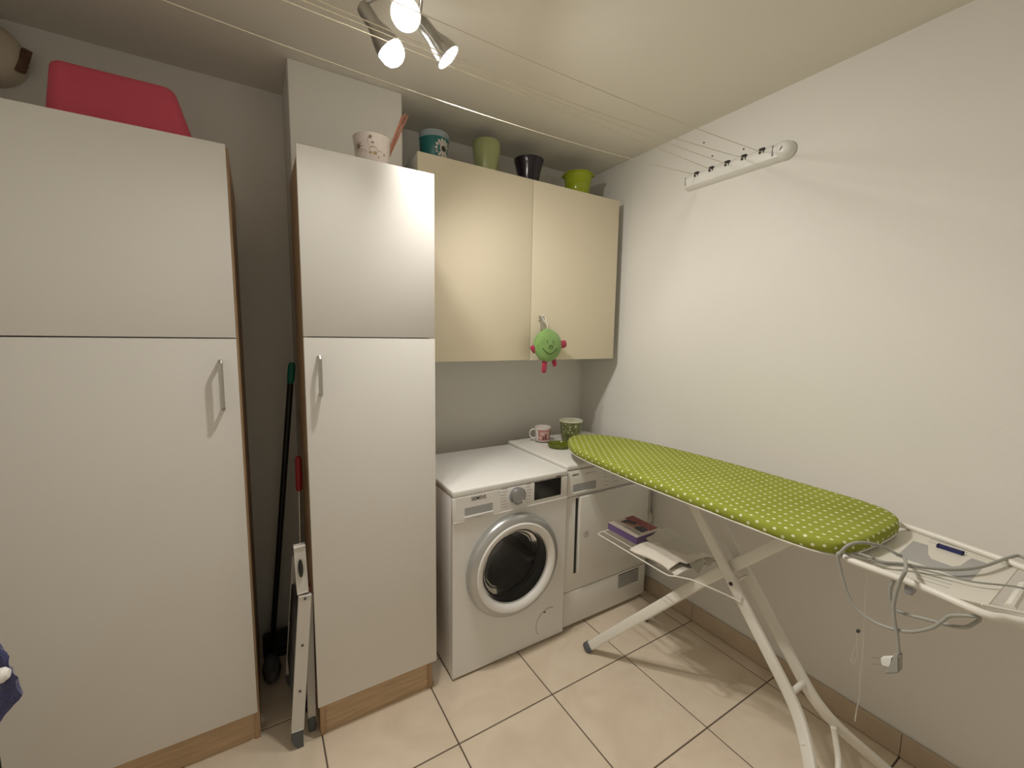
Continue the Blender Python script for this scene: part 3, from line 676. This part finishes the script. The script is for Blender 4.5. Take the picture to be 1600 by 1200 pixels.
t = thing('folded_cloth', 'pale linen cloth folded loosely on the wire shelf below the board', 'cloth', (1.48, 1.08, RZ + .003))
def prof(s_, pts):
    k = s_ * (len(pts) - 1); i = min(int(k), len(pts) - 2); return Vector(pts[i]).lerp(Vector(pts[i + 1]), k - i)
cp = catmull([(1.60, 0, .004), (1.50, 0, .004), (1.42, 0, .004), (1.372, 0, .005), (1.360, 0, .012), (1.372, 0, .022), (1.42, 0, .034), (1.48, 0, .040), (1.54, 0, .036), (1.60, 0, .028)], 5)
def cloth(u, v):
    p = prof(u, cp); y = .985 + v * .225
    sk = (p.x - 1.36) * .45                                         # the fold runs skewed over the shelf
    w_ = .006 * noise.noise(Vector((p.x * 14, y * 9, 2))) + .004 * noise.noise(Vector((p.x * 30, y * 22, 5)))
    lift = max(0, p.z - .006) / .034
    z = RZ + .003 + p.z * (1 - .30 * v) + w_ * lift + .012 * lift * math.sin(v * 3.0) 
    return (p.x + .010 * math.sin(v * 5), y + .030 * (1 - v) * (1 if p.x < 1.42 else .3) - sk * .22, z)
m = MB(); m.grid(cloth, 60, 26); m.thick(.003); m.build('top_fold', 'linen', t, angle=80)
cp2 = catmull([(1.66, 0, .006), (1.60, 0, .034), (1.55, 0, .046), (1.49, 0, .040), (1.45, 0, .030)], 6)
def cloth2(u, v):
    p = prof(u, cp2); y = .965 + v * .25
    w_ = .012 * noise.noise(Vector((p.x * 11, y * 8, 12))) + .006 * noise.noise(Vector((p.x * 28, y * 24, 15)))
    z = RZ + .008 + p.z + w_ * .8
    if v < .22: z -= (.22 - v) ** 1.3 * .28 * (1 + .4 * math.sin(p.x * 90))
    return (p.x + .01 * math.sin(v * 7), y, max(z, RZ + .004) if v > .25 else z)
m = MB(); m.grid(cloth2, 40, 30); m.thick(.003); m.build('rear_fold', 'linen_shaded', t, angle=80)
def cloth3(u, v):
    p = Vector((1.375 + u * .12, .988 + v * .10, 0))
    return (p.x, p.y - u * .012, RZ + .0035 + .010 * math.sin(u * math.pi) * (1 - v * .5) + .003 * noise.noise(Vector((u * 5, v * 4, 8))))
m = MB(); m.grid(cloth3, 20, 14); m.thick(.0025); m.build('lower_fold', 'linen', t, angle=80)

# ------------------------------------------------------------------ crockery on the dryer
DZ = dh
def vessel(mb, c, prof_out, wall=.004, floor_t=.005, seg=40):
    """open vessel: outer profile (r, z) from the bottom up, with an inner wall"""
    inner = [(max(r - wall, .001), z) for r, z in reversed(prof_out) if z > floor_t]
    inner += [(max(prof_out[0][0] - wall, .002), floor_t), (.0005, floor_t)]
    rim = [(prof_out[-1][0] - wall / 2, prof_out[-1][1] + wall * .3)]
    mb.lathe(prof_out + rim + inner, c, (0, 0, 1), seg, cap0=True, cap1=False)
mc = Vector((1.437, 1.995, DZ + .0005))
s_ = MB(); vessel(s_, mc, [(.026, 0), (.030, .002), (.045, .008), (.050, .013)], .003, .004); solo(s_, 'saucer', 'mug_white', 'small white saucer under the pink mug on the dryer', 'saucer', mc)
mz = mc + Vector((0, 0, .0046))
t = thing('mug', 'white and pink printed mug standing on a saucer on the dryer', 'mug', mz)
m = MB(); vessel(m, mz, [(.039, 0), (.042, .004), (.044, .030), (.046, .064), (.048, .080), (.049, .084)], .0035, .005, 48); m.build('cup', 'mug_white', t)
a0 = math.atan2(-mc.y, -mc.x)                                       # towards the viewer
def wrap_band(mb, c, z0, z1, r0, r1, aa, ab, seg=24):
    mb.grid(lambda u, v: (c.x + (r0 + (r1 - r0) * v + .0006) * math.cos(aa + (ab - aa) * u), c.y + (r0 + (r1 - r0) * v + .0006) * math.sin(aa + (ab - aa) * u), c.z + z0 + (z1 - z0) * v), seg, 3)
m = MB(); wrap_band(m, mz, .006, .072, .0424, .0470, a0 - .62, a0 + 1.9); m.build('pink_print', 'mug_pink', t)
for (z0, z1, aa, ab, mt) in ((.040, .058, -.35, .25, 'mug_pale'), (.016, .034, -.55, -.15, 'mug_pale'), (.014, .030, .05, .22, 'print_black'), (.014, .042, .34, .46, 'print_black'), (.050, .062, .1, .9, 'mug_pale'), (.020, .05, .6, .9, 'mug_pale')):
    m = MB(); k0 = .0424 + .0046 * (z0 - .006) / .066; k1 = .0424 + .0046 * (z1 - .006) / .066; wrap_band(m, mz, z0, z1, k0 + .0006, k1 + .0006, a0 + aa, a0 + ab, 8); m.build('print_patch', mt, t)
hd = Vector((-.80, .45, 0)).normalized()
hp = [mz + hd * r + Vector((0, 0, z)) for r, z in ((.043, .018), (.062, .016), (.075, .031), (.077, .046), (.071, .062), (.059, .069), (.044, .067))]
m = MB(); m.tube(hp, .0055, 10, k=5, flat=((0, 0, 1), .8)); m.build('mug_handle', 'mug_white', t)
gc = Vector((1.447, 1.845, DZ + .0005))
m = MB(); vessel(m, gc, [(.056, 0), (.064, .004), (.066, .014), (.068, .019)], .0045, .006, 48); solo(m, 'plant_saucer', 'green_glaze', 'olive green glazed plant saucer on the dryer beside the board tip', 'saucer', gc)
pc = Vector((1.588, 1.92, DZ + .0005))
t = thing('flower_pot', 'mottled green tapered flower pot with pale rim on the dryer', 'pot', pc)
m = MB(); m.lathe([(.050, 0), (.052, .003), (.060, .060), (.067, .118), (.0675, .122)], pc, seg=48, cap1=False); m.build('pot_wall', 'planter_print', t)
m = MB(); m.lathe([(.0675, .121), (.0695, .125), (.068, .129), (.0635, .127), (.056, .062), (.048, .008), (.001, .008)], pc, seg=48, cap0=False, cap1=False); m.build('pot_rim', 'planter_rim', t)

# ------------------------------------------------------------------ pots on the wall cabinet
KT = kzt - .004
def facing(c): return math.atan2(-c.y, -c.x)
def on_wall(c, rz, polys, mb):
    """thin raised shapes on a round pot; polys hold (arc metres to the right, height)"""
    for poly in polys:
        A = []; B = []
        for s2, h in poly:
            r = rz(h); a = facing(c) + s2 / r
            A.append(Vector((c.x + (r + .0003) * math.cos(a), c.y + (r + .0003) * math.sin(a), c.z + h))); B.append(Vector((c.x + (r + .001) * math.cos(a), c.y + (r + .001) * math.sin(a), c.z + h)))
        va = [mb.bm.verts.new(p) for p in A]; vb = [mb.bm.verts.new(p) for p in B]; n = len(va)
        mb.bm.faces.new(vb)
        for i in range(n): mb.bm.faces.new((va[i], va[(i + 1) % n], vb[(i + 1) % n], vb[i]))
    bmesh.ops.triangulate(mb.bm, faces=[f for f in mb.bm.faces if len(f.verts) > 4])
def star(cx, cz, r, k, inner=.35, rot=0.0):
    return [(cx + (r if i % 2 == 0 else r * inner) * math.cos(math.pi * i / k + rot + math.pi / 2), cz + (r if i % 2 == 0 else r * inner) * math.sin(math.pi * i / k + rot + math.pi / 2)) for i in range(2 * k)]

DS = 1.4
c = Vector((.775, 2.02, KT)); t = thing('flower_pot', 'teal pot with pale rim band and daisy motif on the wall cabinet', 'pot', c, 'pots on the wall cabinet')
m = MB(); vessel(m, c, [(.062, 0), (.064, .003), (.0685, .115), (.070, .150), (.070, .156)], .004, .006, 44); m.build('pot_wall', 'teal', t)
m = MB(); m.grid(lambda u, v: (c.x + .0708 * math.cos(u * 2 * math.pi), c.y + .0708 * math.sin(u * 2 * math.pi), c.z + .128 + .027 * v), 44, 1); m.build('rim_band', 'teal_band', t)
rz = lambda h: .064 + .006 * h / .15
fl = []
for k in range(14):
    a = 2 * math.pi * k / 14; ca, sa = math.cos(a), math.sin(a)
    fl.append([(.048 + ca * (DS * .008) - sa * (DS * .002), .078 + sa * (DS * .008) + ca * (DS * .002)), (.048 + ca * (DS * .028) - sa * (DS * .0045), .078 + sa * (DS * .028) + ca * (DS * .0045)), (.048 + ca * (DS * .033), .078 + sa * (DS * .033)), (.048 + ca * (DS * .028) + sa * (DS * .0045), .078 + sa * (DS * .028) - ca * (DS * .0045)), (.048 + ca * (DS * .008) + sa * (DS * .002), .078 + sa * (DS * .008) - ca * (DS * .002))])
m = MB(); on_wall(c, rz, fl, m); fo = m.build('daisy_petals', 'porcelain', t)
m = MB(); on_wall(c, lambda h: rz(h) + .0008, [[(.048 + DS * .0095 * math.cos(q * .52), .078 + DS * .0095 * math.sin(q * .52)) for q in range(12)]], m); m.build('daisy_centre', 'print_black', fo)
c = Vector((1.058, 2.02, KT)); t = MB(); vessel(t, c, [(.046, 0), (.049, .004), (.060, .08), (.068, .13), (.0705, .158), (.070, .178), (.067, .190)], .004, .006, 44); solo(t, 'flower_pot', 'pale_green', 'pale sage green glossy vase-shaped pot on the wall cabinet', 'pot', c, 'pots on the wall cabinet')
c = Vector((1.318, 2.02, KT)); t = MB(); vessel(t, c, [(.050, 0), (.053, .003), (.056, .04), (.062, .085), (.074, .13), (.081, .155), (.0815, .160)], .004, .006, 44); solo(t, 'flower_pot', 'aubergine', 'dark aubergine glossy flared pot on the wall cabinet', 'pot', c, 'pots on the wall cabinet')
c = Vector((1.665, 2.02, KT)); t = thing('flower_pot', 'bright lime green ribbed pot on the wall cabinet near the corner', 'pot', c, 'pots on the wall cabinet')
m = MB(); vessel(m, c, [(.056, 0), (.060, .004), (.066, .04), (.0685, .043), (.0675, .047), (.074, .09), (.0765, .093), (.0755, .097), (.082, .135), (.083, .150)], .004, .006, 44); m.build('pot_wall', 'lime', t)
m = MB(); m.lathe([(.083, .146), (.088, .150), (.088, .155), (.082, .156), (.079, .150)], c, seg=44, cap0=False, cap1=False); m.build('rim', 'lime', t)
for q in (-1, 1):
    a = facing(c) + q * 1.55; d_ = Vector((math.cos(a), math.sin(a), 0)); m = MB(); m.obox(c + d_ * .090 + Vector((0, 0, .146)), d_, (0, 0, 1), d_.cross(Vector((0, 0, 1))), .012, .010, .030, .004, 3); m.build('lug', 'lime', t)

# white pot and sticks on the narrow cupboard
c = Vector((.408, 1.70, 2.0651)); t = thing('flower_pot', 'white porcelain pot printed with stars and moons on the narrow cupboard', 'pot', c)
m = MB(); vessel(m, c, [(.050, 0), (.054, .003), (.0605, .06), (.066, .125), (.068, .138)], .004, .006, 48); m.build('pot_wall', 'porcelain', t)
rz = lambda h: .054 + .014 * h / .138
m = MB(); on_wall(c, rz, [star(-.052, .092, .019, 8, .22)], m); m.build('star_print', 'bronze_print', t)
for st_ in (star(-.006, .122, .0075, 5, .4), star(.002, .104, .006, 4, .35), star(.045, .072, .005, 5, .4)):
    m = MB(); on_wall(c, rz, [st_], m); m.build('star_print', 'bronze_print', t)
for st_ in (star(-.006, .070, .009, 4, .3), star(.010, .070, .009, 5, .45), star(.022, .058, .004, 5, .45)):
    m = MB(); on_wall(c, rz, [st_], m); m.build('star_print', 'gold_print', t)
def arc(cx, cz, r, a, b, w0, n=16):
    A = [(cx + (r + w0 * math.sin(math.pi * k / n)) * math.cos(a + (b - a) * k / n), cz + (r + w0 * math.sin(math.pi * k / n)) * math.sin(a + (b - a) * k / n)) for k in range(n + 1)]
    B = [(cx + (r - .0004) * math.cos(a + (b - a) * k / n), cz + (r - .0004) * math.sin(a + (b - a) * k / n)) for k in range(n, -1, -1)]
    return [[A[k], A[k + 1], B[n - k - 1], B[n - k]] for k in range(n)]
m = MB(); on_wall(c, rz, arc(.004, .074, .016, .5, 2.9, .0022) + arc(-.030, .066, .013, .1, 3.0, .0008) + arc(.026, .068, .012, .6, 2.9, .0006) + arc(.006, .108, .022, 1.9, 4.0, .0005), m); m.build('moon_print', 'gold_print', t)
for k, (dx, dt) in enumerate(((0, 0), (.005, .004), (.009, -.003))):
    a = Vector((.438 + dx * .6, 1.695 + k * .008, 2.095)); b = P(629 + k * 4, 178 + abs(k - 1) * 3, y=1.690 + k * .010); 
    mm = MB(); mm.tube([a, b], .0034, 8); solo(mm, 'reed_stick', 'copper_stick', ('leftmost', 'middle', 'rightmost')[k] + ' of three slim copper-coloured sticks leaning out of the white starry pot', 'stick', a, 'sticks in the white pot')

# ------------------------------------------------------------------ pink tub on the wide cupboard, upside down
TZ = 2.0593 - .004
cx, cy = -.300, 1.815
t = thing('plastic_tub', 'upturned pink plastic tub on top of the wide cupboard', 'tub', (cx, cy, TZ))
def rrect(hx_, hy_, r, z, dx=0.0, n=8):
    pts = []
    for qx, qy, a in ((1, 1, 0), (-1, 1, 90), (-1, -1, 180), (1, -1, 270)):
        for k in range(n + 1):
            an = math.radians(a + 90 * k / n); pts.append(Vector((cx + dx + qx * (hx_ - r) + r * math.cos(an), cy + qy * (hy_ - r) + r * math.sin(an), TZ + z)))
    return pts
def loft(mb, rings_, cap=True):
    vr = [[mb.bm.verts.new(p) for p in r] for r in rings_]; n = len(vr[0])
    for A, B in zip(vr, vr[1:]):
        for i in range(n): mb.bm.faces.new((A[i], A[(i + 1) % n], B[(i + 1) % n], B[i]))
    if cap: mb.bm.faces.new(vr[-1])
m = MB(); loft(m, [rrect(.168, .125, .035, .0), rrect(.166, .123, .035, .012), rrect(.164, .121, .035, .02), rrect(.139, .105, .03, .146, -.012), rrect(.136, .102, .03, .155, -.013), rrect(.130, .096, .025, .161, -.013)]); m.build('tub_wall', 'pink_plastic', t)
m = MB(); loft(m, [rrect(.164, .121, .035, .014), rrect(.174, .131, .04, .012), rrect(.175, .132, .04, .004), rrect(.172, .129, .04, .000), rrect(.164, .121, .035, .001)], cap=False); m.build('tub_rim', 'pink_plastic', t)

# ------------------------------------------------------------------ smiling plush on the cabinet handle
pc = Vector((1.326, 1.815, 1.437)); 
t = thing('plush_toy', 'green smiling round plush with red limbs hanging from the cabinet handle', 'plush toy', (pc.x, pc.y, 1.292))
m = MB(); bmesh.ops.create_uvsphere(m.bm, u_segments=40, v_segments=24, radius=1)
for v in m.bm.verts:
    d_ = v.co.copy(); k = 1 + .05 * noise.noise(d_ * 2.2); top = max(0, d_.z - .75) * .25
    v.co = pc + Vector((d_.x * .0885 * k * (1 - top), d_.y * .028 * k, d_.z * .085 * k + top * .06))
bd = m.build('body', 'plush_green', t, angle=180)
m = MB(); m.tube([pc + Vector((.0885 * math.cos(a), -.001, .084 * math.sin(a))) for a in [2 * math.pi * k / 40 for k in range(40)]], .0022, 6, closed=True); m.build('seam', 'plush_green', bd)
def fy(x, z): 
    q = 1 - (x / .0885) ** 2 - (z / .085) ** 2; return pc.y - .0285 * math.sqrt(max(q, .02)) - .0012
def fp(x, z): return Vector((pc.x + x, fy(x, z), pc.z + z))
m = MB(); m.tube([fp(x, -.012 - .030 * (1 - ((x + .004) / .046) ** 2)) for x in [-.050 + .092 * k / 12 for k in range(13)]], .0016, 6); m.build('smile_stitch', 'thread_dark', bd)
m = MB(); m.tube([fp(.000 + .0115 * math.cos(a), -.006 + .008 * math.sin(a)) for a in [2 * math.pi * k / 14 for k in range(14)]], .0011, 6, closed=True); m.build('nose_stitch', 'thread_dark', bd)
for ex in (-.026, .012):
    m = MB(); m.tube([fp(ex, .028), fp(ex + .003, .022), fp(ex + .004, .014)], .0016, 6); m.build('eye_stitch', 'thread_dark', bd)
def limb(name, a, b, r):
    mm = MB(); a, b = Vector(a), Vector(b); pts = [a.lerp(b, k / 6) for k in range(7)] + [a + (b - a) * 1.04, a + (b - a) * 1.06]
    mm.tube(pts, [r * .85, r, r, r, r, r * .97, r * .8, r * .5, r * .15], 12, flat=((0, 1, 0), .45)); mm.build(name, 'plush_red', t)
limb('leg', pc + Vector((-.014, .004, -.072)), pc + Vector((-.018, .004, -.142)), .0165); limb('leg', pc + Vector((.040, .004, -.066)), pc + Vector((.058, .006, -.110)), .0145)
limb('arm', pc + Vector((.080, .003, .004)), pc + Vector((.124, .004, .010)), .021); limb('arm', pc + Vector((-.080, .003, -.014)), pc + Vector((-.098, .005, -.026)), .022)
tp = pc + Vector((-.003, 0, .086)); hk = Vector((1.312, ky - .029, 1.582))
m = MB(); m.tube([tp, tp + Vector((-.004, -.004, .02)), hk + Vector((.010, -.002, 0)), hk + Vector((.006, .016, .016)), hk + Vector((-.004, .014, .014)), hk + Vector((-.010, -.002, .0)), tp + Vector((-.010, -.003, .025)), tp], .0016, 6, k=4); m.build('hanging_loop', 'thread_white', t)

# ------------------------------------------------------------------ clothes line rail and cords
RY0, RY1, rzb, rzt = .985, 1.452, 2.226, 2.300
t = thing('clothesline', 'white hook rail on the right wall with five thin cords across the room', 'clothesline', (XR, 1.22, rzb))
pr = [(XR, rzt), (XR - .020, rzt), (XR - .034, rzt - .008), (XR - .046, rzt - .022), (XR - .048, rzt - .034), (XR - .042, rzb + .012), (XR - .026, rzb + .002), (XR, rzb)]
m = MB(); m.prism([(x, RY0, z) for x, z in pr], (0, RY1 - RY0, 0)); bmesh.ops.bevel(m.bm, geom=[e for e in m.bm.edges if abs(e.verts[0].co.y - e.verts[1].co.y) < 1e-6], offset=.003, segments=2, affect='EDGES'); rail = m.build('rail_body', 'plastic_white', t)
m = MB(); zc = (rzt + rzb) / 2; hr = (rzt - rzb) / 2
m.lathe([(hr, 0), (hr, .020), (hr - .004, .034), (hr - .012, .044), (hr - .024, .0485), (.002, .049)], (XR, RY0 + .004, zc), (-1, 0, 0), 40); m.build('end_cap', 'plastic_white', rail)
m = MB(); m.obox((XR - .0485, RY0 + .002, zc), (0, 1, .6), (1, 0, 0), (0, -.6, 1), .004, .002, .016); m.build('screw_slot', 'dark', rail)
HK = [1.3793, 1.3013, 1.2219, 1.1451, 1.0677]
for hy in HK:
    m = MB(); m.box(XR - .0495, XR - .030, hy - .0105, hy + .0105, 2.270, 2.2925, .001, 1); s2 = m.build('hook_slot', 'dark', rail)
    m = MB(); m.box(XR - .052, XR - .046, hy - .0085, hy - .001, 2.268, 2.279, .002, 1); m.build('hook', 'plastic_white', s2)
m = MB(); m.box(XR - .0485, XR - .040, 1.02, 1.024, 2.245, 2.286); m.box(XR - .0485, XR - .040, 1.437, 1.441, 2.245, 2.282); m.build('panel_joint', 'print_grey', rail)
WZ = [(2.318, 2.240, 2.280), (2.334, 2.302, 2.280), (2.318, 2.270, 2.278), (2.312, 2.233, 2.279), (2.300, 2.250, 2.277)]
for k, hy in enumerate(HK):
    zl, zm, zr = WZ[k]; xm = .80; xa, xb = XL, XR - .046; pts = []
    for q in range(41):
        x = xa + (xb - xa) * q / 40                                 # parabola through left end, low point and hook
        l0 = (x - xm) * (x - xb) / ((xa - xm) * (xa - xb)); l1 = (x - xa) * (x - xb) / ((xm - xa) * (xm - xb)); l2 = (x - xa) * (x - xm) / ((xb - xa) * (xb - xm))
        pts.append((x, hy, zl * l0 + zm * l1 + zr * l2))
    m = MB(); m.tube(pts, .0014, 6); m.build('cord', 'wire', t)

# ------------------------------------------------------------------ ceiling spot lamp
t = thing('ceiling_lamp', 'ceiling lamp with three glowing spot heads between the clothesline cords', 'lamp', (.45, 1.29, ZC))
m = MB(); m.lathe([(.055, 0), (.055, -.012), (.045, -.022), (.012, -.03), (.012, -.05)], (.45, 1.27, ZC), (0, 0, 1), 36); m.build('canopy', 'nickel', t)
hub = Vector((.45, 1.27, ZC - .045))
heads = ((P(607, 74, z=2.365), Vector((.58, -.10, -.76)), 'globe', 118, .33), (P(634, 22, z=2.375), Vector((-.25, -.62, -.66)), 'spot', 172, 1.02), (P(699, 88, z=2.350), Vector((.66, -.22, -.75)), 'spot', 162, .58))
for hp_, ax, kind, cone, pwr in heads:
    ax = ax.normalized(); e = hp_ - ax * .115
    m = MB(); m.tube([hub, hub.lerp(e, .5) + Vector((0, 0, .012)), e - ax * .012], .006, 10, k=5); m.build('arm', 'nickel', t)
    m = MB(); m.lathe([(.010, -.012), (.019, -.006), (.022, .004), (.022, .045), (.026, .062), (.034, .082), (.0405, .106), (.0425, .120), (.0405, .120), (.032, .085), (.024, .062), (.020, .046)], e, ax, 36, cap1=False); sh = m.build('lamp_shade', 'nickel', t)
    m = MB()
    if kind == 'globe': m.lathe([(.012, .07), (.024, .085), (.035, .105), (.040, .125), (.0375, .143), (.030, .156), (.018, .164), (.001, .167)], e, ax, 32)
    else: m.lathe([(.012, .06), (.022, .075), (.031, .095), (.036, .112), (.034, .120), (.022, .127), (.001, .130)], e, ax, 32)
    m.build('bulb', 'bulb_glow', t)
    ld = bpy.data.lights.new('spot_light', 'SPOT'); ld.energy = SPOT_W * pwr; ld.color = BULB_COL; ld.spot_size = math.radians(cone); ld.spot_blend = 1.0; ld.shadow_soft_size = .03
    lo = bpy.data.objects.new('spot_light', ld); col.objects.link(lo); lo.parent = t
    lo.location = e + ax * (.175 if kind == 'globe' else .140) - t.location; lo.rotation_euler = (-ax).to_track_quat('Z', 'Y').to_euler()

# ------------------------------------------------------------------ vent in the upper left corner
vc = P(-33, 72, y=2.17); vc.y = YB
t = thing('wall_vent', 'round off-white ventilation outlet with brown grille high in the left corner', 'vent', (vc.x, YB, vc.z - .1))
m = MB(); m.lathe([(.075, 0), (.098, .004), (.100, .03), (.096, .055), (.080, .075), (.045, .088), (.001, .092)], vc, (0, -1, 0), 36); m.build('housing', 'vent_white', t)
m = MB(); c0 = vc + Vector((.097, -.052, -.010)); m.obox(c0, Vector((.5, -.5, 0)), Vector((.5, .5, 0)), Vector((.25, .1, 1)), .012, .028, .085, .005, 2); gr = m.build('grille', 'vent_brown', t)
for k in range(5):
    m = MB(); m.obox(c0 + Vector((-.006 + .0035 * k, -.004 + .0016 * k, -.032 + .016 * k)), Vector((.5, -.5, 0)), Vector((.5, .5, 0)), (0, 0, 1), .013, .024, .003); m.build('louvre', 'vent_brown', gr)

# ------------------------------------------------------------------ things kept in the gap between the cupboards
t = thing('broom', 'black broomstick with green tip leaning in the gap between the cupboards', 'broom', (.010, 2.11, 0))
a = Vector((.008, 2.12, .06)); b = P(454, 597, y=1.90); c = P(459, 567, y=1.895)
m = MB(); m.tube([a, b], .0115, 12); m.build('stick', 'broom_black', t)
m = MB(); d_ = (b - a).normalized(); m.tube([b - d_ * .004, b + d_ * .01, b + d_ * .068, b + d_ * .080], [.0115, .0135, .0135, .009], 12); m.build('grip', 'broom_green', t)
m = MB(); m.box(-.032, .10, 2.06, 2.18, .03, .07, .012, 2); hd_ = m.build('broom_head', 'broom_black', t)
m = MB(); m.box(-.03, .098, 2.065, 2.175, 0, .032, .004, 1); o = m.build('bristles', 'broom_black', hd_)
t = thing('hand_duster', 'slim rod with dark red grip standing behind the folded step stool', 'duster', (.108, 1.72, 0))
m = MB(); m.tube([P(466, 713, y=1.72), P(466, 718, y=1.72), P(467, 740, y=1.72), P(467.5, 764, y=1.72), P(467.5, 767, y=1.72)], [.008, .0105, .0120, .0115, .007], 12); m.build('grip', 'red_grip', t)
m = MB(); m.tube([P(467.5, 765, y=1.72), P(469, 840, y=1.72), Vector((.108, 1.72, .02))], .0035, 8); m.build('rod', 'nickel', t)
m = MB(); m.box(.098, .118, 1.69, 1.75, 0, .03, .006, 2); m.build('duster_foot', 'broom_black', t)
bagc = Vector((.0, 2.0, 0)); m = MB(); bmesh.ops.create_icosphere(m.bm, subdivisions=3, radius=1)
for v in m.bm.verts:
    d_ = v.co.copy(); k = 1 + .18 * noise.noise(d_ * 2.5 + Vector((4, 1, 2))); v.co = Vector((-.002 + d_.x * .034 * k, 1.94 + d_.y * .06 * k, .05 + d_.z * .05 * k))
    v.co.z = max(v.co.z, .001)
solo(m, 'plastic_bag', 'bag_grey', 'small grey crumpled bag on the floor deep in the gap', 'bag', (-.002, 1.94, 0))

t = thing('step_stool', 'folded white step stool with dark rubber feet beside the narrow cupboard', 'step stool', (.09, 1.72, 0))
f0 = P(465, 1139, y=1.552); f1 = P(476.5, 929, y=1.545); h0 = P(473, 922, y=1.55); h1 = P(468, 856, y=1.56)
for yo in (0, .30):
    o_ = Vector((0, yo, 0))
    m = MB(); dd = (f1 - f0).normalized(); m.obox((f0 + f1) / 2 + o_, dd.cross(Vector((0, 1, 0))), (0, 1, 0), dd, .034, .016, (f1 - f0).length, .003, 2); rl = m.build('front_leg', 'ladder', t)
    m = MB(); g0 = f0 - dd * .002 + o_; sxv = dd.cross(Vector((0, 1, 0))); m.prism([g0 - sxv * .018 - Vector((0, .010, 0)), g0 + sxv * .018 - Vector((0, .010, 0)), g0 + sxv * .018 + Vector((-.004, -.010, -.030)), g0 + sxv * .0 + Vector((-.002, -.010, -f0.z + .002)), g0 - sxv * .017 + Vector((0, -.010, -f0.z + .003))], (0, .02, 0)); m.build('rubber_foot', 'rubber_foot', rl)
    if yo == 0:
        for q in (.02, .36, .70): 
            cc = f1.lerp(f0, q); m = MB(); m.lathe([(.0045, 0), (.0045, .0015), (.003, .002)], cc + Vector((0, -.0085, 0)), (0, -1, 0), 12); m.build('rivet', 'rubber_dark', rl)
    r0 = Vector((.119, 1.60, .055)) + o_; r1 = Vector((.122, 1.565, .56)) + o_
    m = MB(); dd = (r1 - r0).normalized(); m.obox((r0 + r1) / 2, dd.cross(Vector((0, 1, 0))), (0, 1, 0), dd, .020, .016, (r1 - r0).length, .003, 2); rl = m.build('rear_leg', 'ladder', t)
    m = MB(); m.box(r0.x - .013, r0.x + .011, r0.y - .012, r0.y + .012, 0, .058, .004, 2); m.build('rubber_foot', 'rubber_foot', rl)
# grab handle: a flat loop with an oval opening
dd = (h1 - h0).normalized(); sv = dd.cross(Vector((0, 1, 0))).normalized()
hc = (h0 + h1) / 2 + Vector((0, .004, 0))
m = MB(); m.obox(hc, sv, (0, 1, 0), dd, .026, .016, (h1 - h0).length + .012, .005, 3); hh = m.build('grab_panel', 'ladder', t)
m = MB(); c0 = P(469.5, 887, y=1.5515)
m.prism([c0 + sv * (.008 * math.cos(q * .449)) + dd * (.032 * math.sin(q * .449)) + Vector((0, -.0075, 0)) for q in range(14)], (0, .004, 0)); m.build('grip_opening', 'dark', hh)
m = MB(); m.obox((f1 + h0) / 2 + Vector((.006, .02, .002)), sv, (0, 1, 0), dd, .026, .03, .014, .003); m.build('hinge_cap', 'ladder_red', t)
for q in (.30, .62):
    c0 = f0.lerp(f1, q) + Vector((-.012, .155, 0)); m = MB(); m.obox(c0, (1, 0, 0), (0, 1, 0), (.09, 0, 1), .012, .28, .16, .003, 2); m.build('step', 'rubber_dark', t)

# ------------------------------------------------------------------ airer with a blue towel at the left edge of the view
t = thing('clothes_airer', 'white tubular clothes airer at the left edge, carrying the blue towel', 'airer', (-.58, 1.0, 0))
e0 = P(5, 1047, y=1.0)
m = MB(); m.tube([(e0.x, .985, e0.z), (e0.x - .32, .985, e0.z)], .0085, 12); m.build('rail', 'enamel', t)
m = MB(); m.lathe([(.010, 0), (.012, .004), (.012, .014), (.007, .020), (.001, .021)], (e0.x - .008, .985, e0.z), (1, 0, 0), 14); m.build('rail_end', 'plastic_white', t)
for xx in (e0.x - .10, e0.x - .30):
    m = MB(); m.tube([(xx, 1.02, e0.z), (xx, .88, .012)], .008, 10); m.build('leg', 'enamel', t)
    m = MB(); m.tube([(xx, 1.02, e0.z), (xx, 1.20, .012)], .008, 10); m.build('leg', 'enamel', t)
ta, tb = P(-70, 985, y=1.036), P(-12, 1006, y=1.036)
m = MB(); m.tube([tb, ta + (ta - tb) * .6], .007, 10); m.build('rail', 'enamel', t)
def tw(u, v):
    tl, tr = P(-70, 985, y=1.03), P(4, 1010, y=1.03); bl, br = P(-60, 1200, y=1.02), P(37, 1083, y=1.02)
    if v < .0: pass
    L_ = tl.lerp(bl, v); R_ = tr.lerp(br, v); p = L_.lerp(R_, u)
    return p + Vector((0, .010 * noise.noise(Vector((u * 4, v * 5, 3))), .004 * noise.noise(Vector((u * 9, v * 9, 6)))))
m = MB(); m.grid(tw, 20, 24); m.thick(.006)
solo(m, 'towel', 'towel', 'navy blue terry towel hanging at the left edge of the view', 'towel', P(0, 1125, y=1.02), angle=80)
